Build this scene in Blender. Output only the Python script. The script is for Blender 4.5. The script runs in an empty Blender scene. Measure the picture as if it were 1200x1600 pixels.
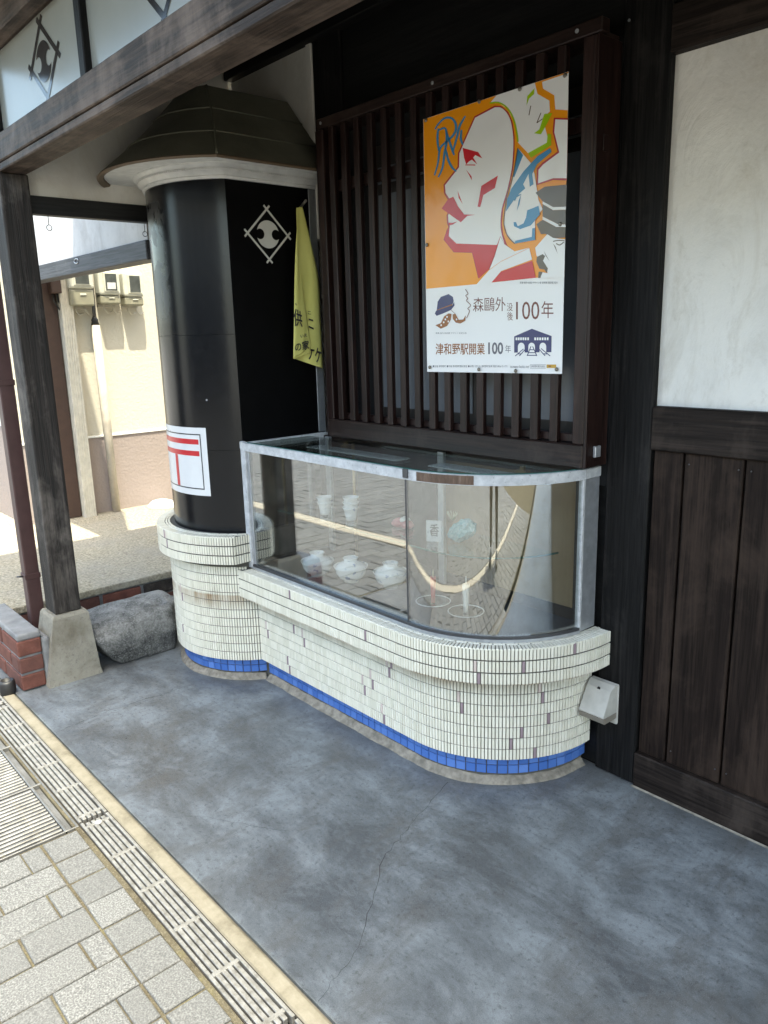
import bpy, bmesh, math, random
from mathutils import Vector, Matrix, noise as mn
from math import sin, cos, pi, radians, sqrt
random.seed(7)
scene = bpy.context.scene
COL = scene.collection

# ------------------------------------------------------------------ camera
YAW, PIT, ROL, FPX = 0.8489613, 0.2292547, 0.0270107, 1202.29
CAM = Vector((1.174, -2.127, 1.5))
fw = Vector((-sin(YAW)*cos(PIT), cos(YAW)*cos(PIT), -sin(PIT)))
r0 = Vector((cos(YAW), sin(YAW), 0)); d0 = fw.cross(r0)
RT = r0*cos(ROL) + d0*sin(ROL); DN = d0*cos(ROL) - r0*sin(ROL)
cd = bpy.data.cameras.new('camera'); cam = bpy.data.objects.new('camera', cd); COL.objects.link(cam)
cd.sensor_fit = 'HORIZONTAL'; cd.sensor_width = 36; cd.lens = 36*FPX/1200
cd.clip_start = 0.02; cd.clip_end = 2000
m3 = Matrix((RT, -DN, -fw)).transposed()
cam.matrix_world = Matrix.Translation(CAM) @ m3.to_4x4()
scene.camera = cam

# ------------------------------------------------------------------ light
SUN = Vector((0.32, -0.12, 1.0)).normalized()
w = bpy.data.worlds.new('World'); scene.world = w; w.use_nodes = True
nt = w.node_tree; bg = nt.nodes['Background']
sky = nt.nodes.new('ShaderNodeTexSky'); sky.sky_type = 'NISHITA'; sky.sun_disc = False
sky.sun_elevation = math.asin(SUN.z); sky.sun_rotation = math.atan2(SUN.x, SUN.y)
sky.air_density = 1.0; sky.dust_density = 3.0; sky.ozone_density = 1.0
nt.links.new(sky.outputs[0], bg.inputs[0]); bg.inputs[1].default_value = 0.15
sl = bpy.data.lights.new('sun', 'SUN'); so = bpy.data.objects.new('sun', sl); COL.objects.link(so)
sl.energy = 2.0; sl.angle = radians(0.53); sl.color = (1, 0.93, 0.83)
so.rotation_euler = SUN.to_track_quat('Z', 'Y').to_euler(); so.location = (3, -3, 8)
scene.view_settings.view_transform = 'Standard'; scene.view_settings.look = 'None'
scene.view_settings.exposure = 2.62; scene.view_settings.gamma = 1
scene.view_settings.use_curve_mapping = False
scene.view_settings.use_white_balance = True; scene.view_settings.white_balance_temperature = 7050; scene.view_settings.white_balance_tint = 1
scene.cycles.max_bounces = 10; scene.cycles.diffuse_bounces = 5; scene.cycles.glossy_bounces = 4
scene.cycles.transparent_max_bounces = 24; scene.cycles.caustics_reflective = False
scene.cycles.use_denoising = True

# ------------------------------------------------------------------ helpers: pixel of the 1200x1600 photo -> point on a plane
def ray(px, py): return RT*((px-600)/FPX) + DN*((py-800)/FPX) + fw
def onX(px, py, x): d = ray(px, py); return CAM + d*((x-CAM.x)/d.x)
def onY(px, py, y): d = ray(px, py); return CAM + d*((y-CAM.y)/d.y)
def onZ(px, py, z): d = ray(px, py); return CAM + d*((z-CAM.z)/d.z)

# ------------------------------------------------------------------ helpers: materials
MATS = {}
class NM:
    def __init__(s, name):
        s.m = bpy.data.materials.new(name); s.m.use_nodes = True; s.t = s.m.node_tree
        s.b = s.t.nodes['Principled BSDF']; s.o = s.t.nodes['Material Output']; MATS[name] = s.m
        s.b.inputs['Specular IOR Level'].default_value = 0.5
    def n(s, typ, **kw):
        x = s.t.nodes.new('ShaderNode'+typ)
        for k, v in kw.items(): setattr(x, k, v)
        return x
    def l(s, a, b): s.t.links.new(a, b)
    def pos(s, scale=(1, 1, 1), rot=(0, 0, 0)):
        g = s.n('NewGeometry'); mp = s.n('Mapping'); mp.inputs['Scale'].default_value = scale; mp.inputs['Rotation'].default_value = rot
        s.l(g.outputs['Position'], mp.inputs['Vector']); return mp.outputs[0]
    def noise(s, vec, scale, detail=4, rough=0.55, dist=0):
        x = s.n('TexNoise'); x.inputs['Scale'].default_value = scale; x.inputs['Detail'].default_value = detail
        x.inputs['Roughness'].default_value = rough; x.inputs['Distortion'].default_value = dist
        s.l(vec, x.inputs['Vector']); return x.outputs['Fac']
    def ramp(s, fac, stops):
        x = s.n('ValToRGB'); r = x.color_ramp
        while len(r.elements) < len(stops): r.elements.new(0.5)
        for e, (p, c) in zip(r.elements, stops):
            e.position = p; e.color = (c, c, c, 1) if isinstance(c, (int, float)) else (*c, 1)
        s.l(fac, x.inputs[0]); return x.outputs[0]
    def mix(s, fac, a, b, mode='MIX'):
        x = s.n('Mix', data_type='RGBA', blend_type=mode)
        for i, v in ((0, fac), (6, a), (7, b)):
            if hasattr(v, 'is_linked'): s.l(v, x.inputs[i])
            else: x.inputs[i].default_value = v if isinstance(v, (int, float)) else (*v, 1)
        return x.outputs[2]
    def math(s, op, a, b=0.0, c=0.0):
        x = s.n('Math', operation=op)
        for i, v in enumerate((a, b, c)):
            if hasattr(v, 'is_linked'): s.l(v, x.inputs[i])
            else: x.inputs[i].default_value = v
        return x.outputs[0]
    def set(s, col=None, rough=None, metal=None, spec=None, coat=None):
        for k, v in (('Base Color', col), ('Roughness', rough), ('Metallic', metal), ('Specular IOR Level', spec), ('Coat Weight', coat)):
            if v is None: continue
            if hasattr(v, 'is_linked'): s.l(v, s.b.inputs[k])
            else: s.b.inputs[k].default_value = v if isinstance(v, (int, float)) else (*v, 1)
    def bump(s, h, strength=0.3, dist=0.01):
        x = s.n('Bump'); x.inputs['Strength'].default_value = strength; x.inputs['Distance'].default_value = dist
        s.l(h, x.inputs['Height']); s.l(x.outputs[0], s.b.inputs['Normal'])

def plain(name, col, rough=0.5, metal=0.0, spec=0.5, var=0.12, scale=20):
    k = NM(name); v = k.pos(); f = k.noise(v, scale, 3)
    lo = tuple(c*(1-var) for c in col); hi = tuple(min(1, c*(1+var)) for c in col)
    k.set(k.ramp(f, [(0.3, lo), (0.7, hi)]), k.math('ADD', k.math('MULTIPLY', f, 0.15), rough-0.07), metal, spec)
    return k.m
def wood(name, dark, light, axis='Z', rough=0.5, worn=None, bump=0.35, wornamt=0.62, spec=0.4):
    k = NM(name); s = {'Z': (34, 34, 1.3), 'X': (1.3, 34, 34), 'Y': (34, 1.3, 34)}[axis]
    v = k.pos(s); f = k.noise(v, 1.0, 6, 0.65, 0.6); f2 = k.noise(k.pos(tuple(q*4 for q in s)), 1.0, 3, 0.6)
    c = k.ramp(f, [(0.36, dark), (0.5, tuple((p+q)/2.4 for p, q in zip(dark, light))), (0.66, light)])
    c = k.mix(k.ramp(f2, [(0.45, 0.0), (0.62, 0.75)]), c, tuple(q*0.4 for q in dark))
    if worn:
        p = k.noise(k.pos((3, 3, 2)), 1.6, 5, 0.7, 0.4)
        msk = k.ramp(k.math('ADD', k.math('MULTIPLY', p, 0.7), k.math('MULTIPLY', f, 0.3)), [(wornamt-0.08, 0.0), (wornamt+0.08, 1.0)])
        c = k.mix(msk, c, worn)
    k.set(c, k.math('ADD', k.math('MULTIPLY', f, 0.3), rough-0.15), 0, spec)
    k.bump(k.math('ADD', f, k.math('MULTIPLY', f2, 0.5)), bump, 0.004)
    return k.m

wood('post_black', (0.005, 0.005, 0.005), (0.017, 0.0155, 0.015), 'Z', 0.55, (0.030, 0.027, 0.025), 0.6, 0.62, 0.16)
wood('beam_black', (0.004, 0.004, 0.004), (0.012, 0.0115, 0.011), 'X', 0.55, None, 0.3, 0.6, 0.3)
wood('sidebeam_black', (0.006, 0.006, 0.006), (0.016, 0.016, 0.016), 'Y', 0.55)
wood('plank_brown', (0.012, 0.0072, 0.0055), (0.034, 0.0215, 0.016), 'Z', 0.6, (0.040, 0.026, 0.019), 0.5, 0.56, 0.14)
wood('rail_brown', (0.013, 0.009, 0.0072), (0.034, 0.025, 0.0205), 'X', 0.6, (0.048, 0.036, 0.029), 0.5, 0.58, 0.14)
wood('eave_wood', (0.030, 0.019, 0.014), (0.070, 0.048, 0.037), 'X', 0.6, (0.135, 0.10, 0.08), 0.9, 0.54, 0.25)
wood('weathered_post', (0.013, 0.0095, 0.0075), (0.040, 0.031, 0.0255), 'Z', 0.65, (0.115, 0.098, 0.085), 0.8, 0.56)
wood('lattice_brown', (0.014, 0.0055, 0.0045), (0.032, 0.0155, 0.0125), 'Z', 0.42, (0.05, 0.032, 0.027), 0.25, 0.64, 0.3)
wood('lattice_rail', (0.015, 0.007, 0.0055), (0.032, 0.0185, 0.0145), 'X', 0.42, (0.048, 0.033, 0.027), 0.25, 0.6, 0.3)
wood('ceiling_wood', (0.012, 0.010, 0.009), (0.03, 0.024, 0.02), 'Y', 0.6)
wood('lintel_wood', (0.05, 0.05, 0.058), (0.095, 0.095, 0.105), 'X', 0.6, (0.12, 0.115, 0.11), 0.3, 0.66)

def plaster(name, base, stain, bumps=0.25, sc=2.2):
    k = NM(name); f = k.noise(k.pos(), sc, 7, 0.62, 0.3); g = k.noise(k.pos((1, 1, 0.45)), sc*2.6, 8, 0.72, 0.8); fine = k.noise(k.pos(), 90, 4); h = k.noise(k.pos(), sc*6, 6, 0.7, 0.3)
    c = k.ramp(f, [(0.3, tuple(q*0.80 for q in base)), (0.52, base), (0.75, tuple(min(1, q*1.07) for q in base))])
    c = k.mix(k.ramp(g, [(0.50, 0.0), (0.64, 0.55), (0.8, 0.9)]), c, stain); c = k.mix(k.ramp(h, [(0.58, 0.0), (0.72, 0.4)]), c, tuple(q*0.9 for q in stain))
    k.set(c, 0.85, 0, 0.25); k.bump(k.math('ADD', f, k.math('ADD', k.math('MULTIPLY', g, 0.8), k.math('MULTIPLY', fine, 0.06))), bumps, 0.02); return k.m
plaster('plaster_white', (0.76, 0.74, 0.695), (0.54, 0.505, 0.44), 0.5)
plaster('plaster_side', (0.76, 0.735, 0.68), (0.64, 0.60, 0.525), 0.15)
plaster('plaster_lintel', (0.62, 0.61, 0.60), (0.48, 0.46, 0.44), 0.2, 4)

def stucco(name, base):
    k = NM(name); f = k.noise(k.pos(), 55, 3, 0.5); g = k.noise(k.pos(), 1.6, 4)
    k.set(k.mix(k.math('MULTIPLY', g, 0.35), base, tuple(q*0.86 for q in base)), 0.9, 0, 0.2)
    k.bump(f, 0.5, 0.006); return k.m
stucco('stucco_cream', (0.54, 0.505, 0.425)); stucco('stucco_mauve', (0.30, 0.252, 0.232)); stucco('stucco_grey', (0.56, 0.55, 0.52))

# porch floor: trowelled grey mortar, darker damp patches, slight polish
k = NM('porch_concrete')
f1 = k.noise(k.pos((1.0, 1.5, 1)), 1.5, 6, 0.6, 0.3); f2 = k.noise(k.pos((1.0, 1.7, 1), (0, 0, 0.4)), 3.4, 13, 0.74, 0.35)
f3 = k.noise(k.pos(), 60, 6, 0.75); f4 = k.noise(k.pos((2.0, 0.9, 1), (0, 0, -0.5)), 2.4, 12, 0.72, 0.3); f5 = k.noise(k.pos((1, 5, 1), (0, 0, 0.55)), 5, 8, 0.7, 0.8); gr = k.noise(k.pos(), 420, 2, 0.5)
bare = k.ramp(k.math('ADD', k.math('MULTIPLY', f1, 0.35), k.math('MULTIPLY', f2, 0.65)), [(0.41, 0.0), (0.48, 0.35), (0.52, 0.6), (0.58, 1.0)])
c = k.mix(bare, (0.088, 0.094, 0.096), (0.225, 0.247, 0.254))
c = k.mix(k.ramp(f4, [(0.49, 0.0), (0.60, 0.6)]), c, (0.105, 0.102, 0.094))
c = k.mix(k.ramp(f5, [(0.60, 0.0), (0.74, 0.28)]), c, (0.25, 0.268, 0.272))
c = k.mix(k.ramp(f3, [(0.54, 0.0), (0.62, 0.4), (0.7, 0.7)]), c, (0.055, 0.056, 0.056))
c = k.mix(k.ramp(gr, [(0.3, 0.35), (0.5, 0.0)]), c, (0.05, 0.05, 0.05)); c = k.mix(k.ramp(gr, [(0.58, 0.0), (0.75, 0.3)]), c, (0.36, 0.37, 0.38))
k.set(c, k.math('ADD', k.math('MULTIPLY', k.math('ADD', bare, f3), 0.2), 0.2), 0, 0.5)
k.bump(k.math('ADD', k.math('MULTIPLY', f3, 0.7), k.math('ADD', f2, k.math('MULTIPLY', gr, 0.25))), 0.18, 0.008)

k = NM('kerb_concrete'); f = k.noise(k.pos(), 9, 7, 0.7); g = k.noise(k.pos(), 140, 3)
c = k.ramp(f, [(0.3, (0.085, 0.075, 0.055)), (0.5, (0.145, 0.131, 0.102)), (0.75, (0.19, 0.176, 0.145))])
k.set(k.mix(k.ramp(g, [(0.6, 0.0), (0.75, 0.5)]), c, (0.18, 0.16, 0.13)), 0.8, 0, 0.3); k.bump(k.math('ADD', f, k.math('MULTIPLY', g, 0.3)), 0.4, 0.006)

def granite(name, lo, mid, hi, tint=(0.05, 0.045, 0.03)):
    k = NM(name); f = k.noise(k.pos(), 230, 2, 0.5); g = k.noise(k.pos(), 4, 5, 0.6); oi = k.n('ObjectInfo'); ge = k.n('NewGeometry')
    rnd = k.math('FRACT', k.math('ADD', oi.outputs['Random'], ge.outputs['Random Per Island']))
    c = k.ramp(f, [(0.33, lo), (0.5, mid), (0.68, hi)])
    c = k.mix(k.math('ADD', k.math('MULTIPLY', rnd, 0.5), k.math('MULTIPLY', g, 0.15)), c, tuple(q*0.62 for q in mid))
    k.set(c, 0.8, 0, 0.3); k.bump(f, 0.5, 0.003); return k.m
granite('paver_granite', (0.066, 0.067, 0.068), (0.117, 0.119, 0.120), (0.195, 0.198, 0.199))
granite('strip_granite', (0.22, 0.20, 0.165), (0.32, 0.295, 0.245), (0.42, 0.39, 0.335))
k = NM('joint_sand'); f = k.noise(k.pos(), 7, 6, 0.65); g = k.noise(k.pos(), 160, 3)
c = k.ramp(f, [(0.35, (0.055, 0.047, 0.032)), (0.55, (0.082, 0.072, 0.050)), (0.7, (0.115, 0.104, 0.05))])
k.set(k.mix(k.ramp(g, [(0.5, 0.0), (0.7, 0.6)]), c, (0.15, 0.135, 0.10)), 0.95, 0, 0.1); k.bump(g, 0.8, 0.005)
k = NM('alley_concrete'); f = k.noise(k.pos(), 3.2, 6, 0.65); g = k.noise(k.pos(), 75, 4, 0.65); h = k.noise(k.pos((60, 2.2, 1), (0, 0, -0.75)), 1, 4)
c = k.ramp(g, [(0.3, (0.15, 0.125, 0.085)), (0.5, (0.30, 0.265, 0.195)), (0.72, (0.46, 0.42, 0.33))])
c = k.mix(k.ramp(f, [(0.4, 0.0), (0.7, 0.5)]), c, (0.26, 0.245, 0.22))
k.set(c, 0.9, 0, 0.2); k.bump(k.math('ADD', g, k.math('MULTIPLY', h, 0.7)), 0.55, 0.01)
k = NM('coping_mortar'); f = k.noise(k.pos(), 12, 6, 0.6); k.set(k.ramp(f, [(0.3, (0.15, 0.15, 0.15)), (0.7, (0.27, 0.27, 0.265))]), 0.75, 0, 0.3); k.bump(f, 0.4, 0.008)
k = NM('brick_red'); f = k.noise(k.pos(), 22, 6, 0.7); oi = k.n('ObjectInfo')
c = k.ramp(f, [(0.3, (0.10, 0.042, 0.032)), (0.6, (0.175, 0.068, 0.05)), (0.8, (0.22, 0.12, 0.095))])
k.set(k.mix(k.math('MULTIPLY', oi.outputs['Random'], 0.5), c, (0.09, 0.055, 0.05)), 0.85, 0, 0.25); k.bump(f, 0.6, 0.006)
k = NM('brick_sooty'); f = k.noise(k.pos(), 26, 7, 0.7); k.set(k.ramp(f, [(0.35, (0.022, 0.02, 0.018)), (0.6, (0.055, 0.045, 0.04)), (0.8, (0.13, 0.11, 0.10))]), 0.85, 0, 0.25); k.bump(f, 0.7, 0.008)
k = NM('footing_concrete'); f = k.noise(k.pos(), 6, 8, 0.7, 0.4); g = k.noise(k.pos(), 80, 4, 0.7)
c = k.ramp(f, [(0.3, (0.17, 0.15, 0.115)), (0.5, (0.26, 0.24, 0.195)), (0.72, (0.33, 0.31, 0.26))])
c = k.mix(k.ramp(g, [(0.55, 0.0), (0.72, 0.6)]), c, (0.12, 0.11, 0.095))
k.set(c, 0.9, 0, 0.2); k.bump(k.math('ADD', f, k.math('MULTIPLY', g, 0.6)), 0.6, 0.01)
k = NM('stone_granite'); f = k.noise(k.pos(), 7, 8, 0.75, 0.3); g = k.noise(k.pos(), 120, 4, 0.7); ge = k.n('NewGeometry')
sx = k.n('SeparateXYZ'); k.l(ge.outputs['Normal'], sx.inputs[0])
c = k.ramp(f, [(0.36, (0.035, 0.034, 0.032)), (0.5, (0.13, 0.127, 0.118)), (0.66, (0.27, 0.262, 0.245))])
c = k.mix(k.ramp(g, [(0.5, 0.0), (0.66, 0.55)]), c, (0.36, 0.355, 0.34)); c = k.mix(k.ramp(g, [(0.3, 0.5), (0.44, 0.0)]), c, (0.02, 0.02, 0.02))
k.set(c, 0.85, 0, 0.3); k.bump(k.math('ADD', f, k.math('MULTIPLY', g, 0.5)), 0.9, 0.012)

# glazed tiles; rusty run-off below the rim has its own shape
k = NM('tile_cream'); g = k.noise(k.pos(), 3.5, 4); ge = k.n('NewGeometry'); oi = k.n('ObjectInfo')
rnd = k.math('FRACT', k.math('ADD', oi.outputs['Random'], ge.outputs['Random Per Island']))
sp = k.n('SeparateXYZ'); k.l(ge.outputs['Position'], sp.inputs[0])
zz = k.math('SUBTRACT', 0.405, sp.outputs['Z']); st = k.math('MULTIPLY', k.ramp(zz, [(0.0, 0.0), (0.006, 1.0), (0.03, 0.8), (0.075, 0.0)]), k.ramp(k.noise(k.pos((1, 1, 0.1)), 5.5, 5, 0.65), [(0.36, 0.0), (0.56, 0.92)]))
c = k.mix(rnd, (0.72, 0.68, 0.555), (0.84, 0.80, 0.68)); c = k.mix(k.math('MULTIPLY', g, 0.3), c, (0.62, 0.60, 0.50)); c = k.mix(k.ramp(k.noise(k.pos((1, 1, 0.4)), 16, 6, 0.7), [(0.56, 0.0), (0.75, 0.4)]), c, (0.42, 0.385, 0.30))
c = k.mix(st, c, (0.30, 0.185, 0.085))
k.set(c, k.math('ADD', k.math('MULTIPLY', rnd, 0.12), 0.12), 0, 0.5)
plain('tile_purple', (0.30, 0.225, 0.24), 0.2); plain('tile_pink', (0.58, 0.48, 0.43), 0.2)
k = NM('tile_blue'); oi = k.n('ObjectInfo'); k.set(k.mix(oi.outputs['Random'], (0.055, 0.14, 0.42), (0.105, 0.215, 0.54)), 0.22, 0, 0.5)
plain('grout_grey', (0.085, 0.080, 0.068), 0.9); plain('cement_fillet', (0.22, 0.195, 0.155), 0.9, scale=40, var=0.35)
# column
k = NM('black_paint'); f = k.noise(k.pos((1, 1, 0.7)), 6.5, 5, 0.62, 0.6); ge = k.n('NewGeometry'); sp = k.n('SeparateXYZ'); k.l(ge.outputs['Position'], sp.inputs[0])
zb = k.ramp(k.math('MULTIPLY', sp.outputs['Z'], 0.4), [(0.62, 0.0), (0.66, 1.0), (0.80, 1.0), (0.83, 0.0)])
xb = k.ramp(k.math('MULTIPLY', sp.outputs['X'], -0.4), [(0.745, 0.0), (0.765, 1.0)])
msk = k.math('MULTIPLY', k.math('MULTIPLY', k.ramp(f, [(0.47, 0.0), (0.50, 0.75)]), zb), xb)
f2 = k.noise(k.pos(), 30, 5, 0.7)
k.set(k.mix(msk, k.ramp(f2, [(0.4, (0.005, 0.0055, 0.007)), (0.8, (0.009, 0.0095, 0.011))]), (0.055, 0.055, 0.055)), k.math('ADD', k.math('ADD', 0.16, k.math('MULTIPLY', f2, 0.10)), k.math('MULTIPLY', msk, 0.22)), 0, 0.36)
k.bump(msk, 0.08, 0.002)
plain('black_flat', (0.003, 0.003, 0.0033), 0.4, spec=0.12)
k = NM('roof_olive'); f = k.noise(k.pos(), 7, 6, 0.65); k.set(k.ramp(f, [(0.3, (0.105, 0.103, 0.074)), (0.7, (0.155, 0.152, 0.114))]), 0.6, 0, 0.4); k.bump(f, 0.12, 0.01)
plain('copper_edge', (0.13, 0.09, 0.055), 0.55); plain('soffit_white', (0.70, 0.70, 0.68), 0.7)
plain('cornice_silver', (0.62, 0.62, 0.605), 0.45, 0.1); plain('emblem_white', (0.62, 0.61, 0.57), 0.5, var=0.05)
plain('aluminium', (0.46, 0.47, 0.49), 0.42, 0.65, scale=40); plain('grey_strip', (0.33, 0.34, 0.35), 0.45, 0.5)
# chalky white enamel frame
k = NM('frame_white'); f = k.noise(k.pos(), 28, 6, 0.7); g = k.noise(k.pos(), 130, 3)
c = k.ramp(f, [(0.3, (0.36, 0.365, 0.375)), (0.6, (0.56, 0.565, 0.57)), (0.8, (0.66, 0.66, 0.655))])
k.set(k.mix(k.ramp(g, [(0.64, 0.0), (0.72, 0.8)]), c, (0.16, 0.15, 0.145)), 0.55, 0, 0.4); k.bump(f, 0.3, 0.003)
k = NM('frame_worn'); f = k.noise(k.pos((40, 40, 8)), 2, 6, 0.7); k.set(k.ramp(f, [(0.3, (0.07, 0.045, 0.032)), (0.6, (0.16, 0.105, 0.075)), (0.85, (0.3, 0.25, 0.21))]), 0.8, 0, 0.3)
plain('case_floor', (0.035, 0.045, 0.06), 0.4); plain('dark_sash', (0.022, 0.017, 0.014), 0.45)
k = NM('case_tan'); f = k.noise(k.pos((1, 1, 1)), 3, 4); g = k.noise(k.pos((150, 150, 3)), 1, 3); k.set(k.mix(k.math('MULTIPLY', g, 0.35), k.ramp(f, [(0.3, (0.29, 0.20, 0.11)), (0.7, (0.37, 0.265, 0.155))]), (0.19, 0.13, 0.07)), 0.7, 0, 0.3)
plain('brass', (0.36, 0.25, 0.11), 0.4, 0.8)
def glassmat(name, tint=(1, 1, 1), f0=0.045, gl=1.0, rough=0.0):
    k = NM(name); k.t.nodes.remove(k.b)
    lw = k.n('LayerWeight'); lw.inputs[0].default_value = 0.5
    p5 = k.math('POWER', lw.outputs['Facing'], 5.0); fac = k.math('MULTIPLY_ADD', p5, 1-f0, f0)
    tr = k.n('BsdfTransparent'); tr.inputs[0].default_value = (*tint, 1); g = k.n('BsdfGlossy'); g.inputs['Roughness'].default_value = rough; g.inputs[0].default_value = (gl, gl, gl, 1)
    mx = k.n('MixShader'); k.l(fac, mx.inputs[0]); k.l(tr.outputs[0], mx.inputs[1]); k.l(g.outputs[0], mx.inputs[2]); k.l(mx.outputs[0], k.o.inputs[0]); return k.m
glassmat('glass_clear', (0.96, 0.985, 0.975), 0.23); glassmat('glass_green', (0.93, 0.97, 0.955), 0.05)
k = NM('glass_edge'); k.set((0.02, 0.11, 0.085), 0.15, 0, 0.5)
k = NM('frosted_glass'); f = k.noise(k.pos(), 2.2, 4); k.set(k.ramp(f, [(0.3, (0.23, 0.235, 0.21)), (0.7, (0.285, 0.29, 0.26))]), 0.2, 0, 0.5)
plain('emblem_black', (0.018, 0.016, 0.015), 0.12); k = NM('window_grey'); f = k.noise(k.pos((2, 2, 0.6)), 5, 6, 0.7); g = k.noise(k.pos((5, 5, 1)), 9, 5, 0.75); k.set(k.mix(k.ramp(g, [(0.66, 0.0), (0.72, 0.35)]), k.ramp(f, [(0.3, (0.13, 0.145, 0.165)), (0.7, (0.19, 0.205, 0.225))]), (0.3, 0.31, 0.33)), 0.28, 0, 0.5)
# galvanised steel
k = NM('galvanised'); f = k.noise(k.pos(), 16, 6, 0.7); k.set(k.ramp(f, [(0.3, (0.11, 0.109, 0.106)), (0.7, (0.225, 0.223, 0.218))]), k.math('ADD', k.math('MULTIPLY', f, 0.25), 0.3), 0.55, 0.5)
k = NM('drain_steel'); f = k.noise(k.pos(), 40, 6, 0.7); k.set(k.ramp(f, [(0.3, (0.10, 0.094, 0.082)), (0.5, (0.185, 0.182, 0.174)), (0.75, (0.265, 0.264, 0.26))]), 0.5, 0.3, 0.5)
plain('drain_dark', (0.014, 0.012, 0.01), 0.9); plain('pipe_brown', (0.060, 0.029, 0.027), 0.45); plain('pipe_cream', (0.54, 0.50, 0.42), 0.5)
plain('brown_board', (0.055, 0.03, 0.022), 0.55); plain('conduit', (0.44, 0.39, 0.32), 0.5); plain('rubber', (0.012, 0.012, 0.013), 0.5)
plain('meter_case', (0.50, 0.50, 0.43), 0.4); plain('meter_cover', (0.235, 0.225, 0.165), 0.45); plain('meter_glass', (0.055, 0.062, 0.06), 0.12, var=0.3)
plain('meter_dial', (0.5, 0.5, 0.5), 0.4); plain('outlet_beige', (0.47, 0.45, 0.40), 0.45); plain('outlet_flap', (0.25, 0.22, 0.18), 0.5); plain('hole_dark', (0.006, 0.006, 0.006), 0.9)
plain('paper_white', (0.70, 0.70, 0.70), 0.3, var=0.02); plain('red_print', (0.55, 0.022, 0.03), 0.3, var=0.05); plain('black_print', (0.03, 0.03, 0.035), 0.35)
PR = dict(orange=(0.84, 0.31, 0.015), white=(0.80, 0.80, 0.795), red=(0.56, 0.02, 0.03), crimson=(0.40, 0.03, 0.04), green=(0.33, 0.53, 0.012), blue=(0.055, 0.24, 0.44), brown=(0.115, 0.085, 0.06), rust=(0.27, 0.10, 0.035), navy=(0.024, 0.034, 0.13), maroon=(0.16, 0.05, 0.04), grey=(0.12, 0.12, 0.15), gold=(0.5, 0.30, 0.04), palegrey=(0.56, 0.56, 0.55))
for a, b in PR.items():      # glossy sheet, slightly rippled
    k = NM('ink_'+a); k.set(b, 0.2, 0, 0.5); k.bump(k.noise(k.pos((1, 1, 0.6)), 9, 2, 0.4), 0.12, 0.05)
k = NM('flag_yellow'); f = k.noise(k.pos(), 6, 4); k.set(k.ramp(f, [(0.3, (0.60, 0.57, 0.17)), (0.7, (0.68, 0.65, 0.22))]), 0.8, 0, 0.2)
plain('porcelain', (0.82, 0.83, 0.84), 0.12, var=0.03)
k = NM('porcelain_blue'); f = k.noise(k.pos(), 38, 3); k.set(k.mix(k.ramp(f, [(0.60, 0.0), (0.66, 0.9)]), (0.83, 0.84, 0.85), (0.25, 0.31, 0.50)), 0.12, 0, 0.5)
plain('wax_red', (0.5, 0.05, 0.06), 0.4); plain('wax_white', (0.75, 0.74, 0.7), 0.4); plain('wick', (0.6, 0.5, 0.35), 0.7); plain('lacquer', (0.012, 0.01, 0.01), 0.25)
k = NM('teal_film'); f = k.noise(k.pos(), 70, 4, 0.7, 1.0); k.set(k.ramp(f, [(0.35, (0.14, 0.36, 0.37)), (0.6, (0.33, 0.55, 0.55)), (0.75, (0.7, 0.75, 0.74))]), 0.2, 0, 0.5); plain('straw', (0.58, 0.54, 0.36), 0.6); plain('pink_cloth', (0.55, 0.16, 0.17), 0.6)
plain('road_grey', (0.22, 0.21, 0.195), 0.9, var=0.25, scale=3); plain('white_stone', (0.72, 0.71, 0.69), 0.8); plain('wire', (0.5, 0.47, 0.4), 0.5); plain('steel_dark', (0.09, 0.09, 0.095), 0.45, 0.7); plain('pin_metal', (0.22, 0.2, 0.17), 0.4, 0.7)
k = NM('crack_dark'); k.set((0.03, 0.03, 0.03), 0.95)

# ------------------------------------------------------------------ helpers: objects
def link(o, parent=None):
    COL.objects.link(o)
    if parent is not None:
        o.parent = parent; o.matrix_parent_inverse = world(parent).inverted()
    return o
def world(o):
    return o.matrix_basis if o.parent is None else world(o.parent) @ o.matrix_parent_inverse @ o.matrix_basis
def tag(o, label=None, cat=None, group=None, kind=None):
    for a, b in (('label', label), ('category', cat), ('group', group), ('kind', kind)):
        if b: o[a] = b
    return o
def thing(name, loc, label, cat, group=None):
    o = bpy.data.objects.new(name, None); o.location = loc; o.empty_display_size = 0.1; COL.objects.link(o); return tag(o, label, cat, group)
def mesh(name, vs, fs, mat, parent=None, smooth=False, mats=None):
    me = bpy.data.meshes.new(name); me.from_pydata([tuple(v) for v in vs], [], fs); me.validate(); me.update()
    for m_ in ([mat] if mats is None else mats): me.materials.append(MATS[m_])
    if smooth: me.polygons.foreach_set('use_smooth', [True]*len(me.polygons))
    return link(bpy.data.objects.new(name, me), parent)
def from_bm(name, bm, mat, parent=None, smooth=False):
    bmesh.ops.recalc_face_normals(bm, faces=bm.faces)
    me = bpy.data.meshes.new(name); bm.to_mesh(me); bm.free(); me.materials.append(MATS[mat])
    if smooth: me.polygons.foreach_set('use_smooth', [True]*len(me.polygons))
    return link(bpy.data.objects.new(name, me), parent)
def bmbox(bm, x0, x1, y0, y1, z0, z1, bev=0.003, seg=1):
    r = bmesh.ops.create_cube(bm, size=1)
    for v in r['verts']: v.co = Vector(((x0+x1)/2+v.co.x*(x1-x0), (y0+y1)/2+v.co.y*(y1-y0), (z0+z1)/2+v.co.z*(z1-z0)))
    if bev > 0:
        es = list({e for v in r['verts'] for e in v.link_edges}); bmesh.ops.bevel(bm, geom=es, offset=bev, segments=seg, affect='EDGES', profile=0.5)
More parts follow.
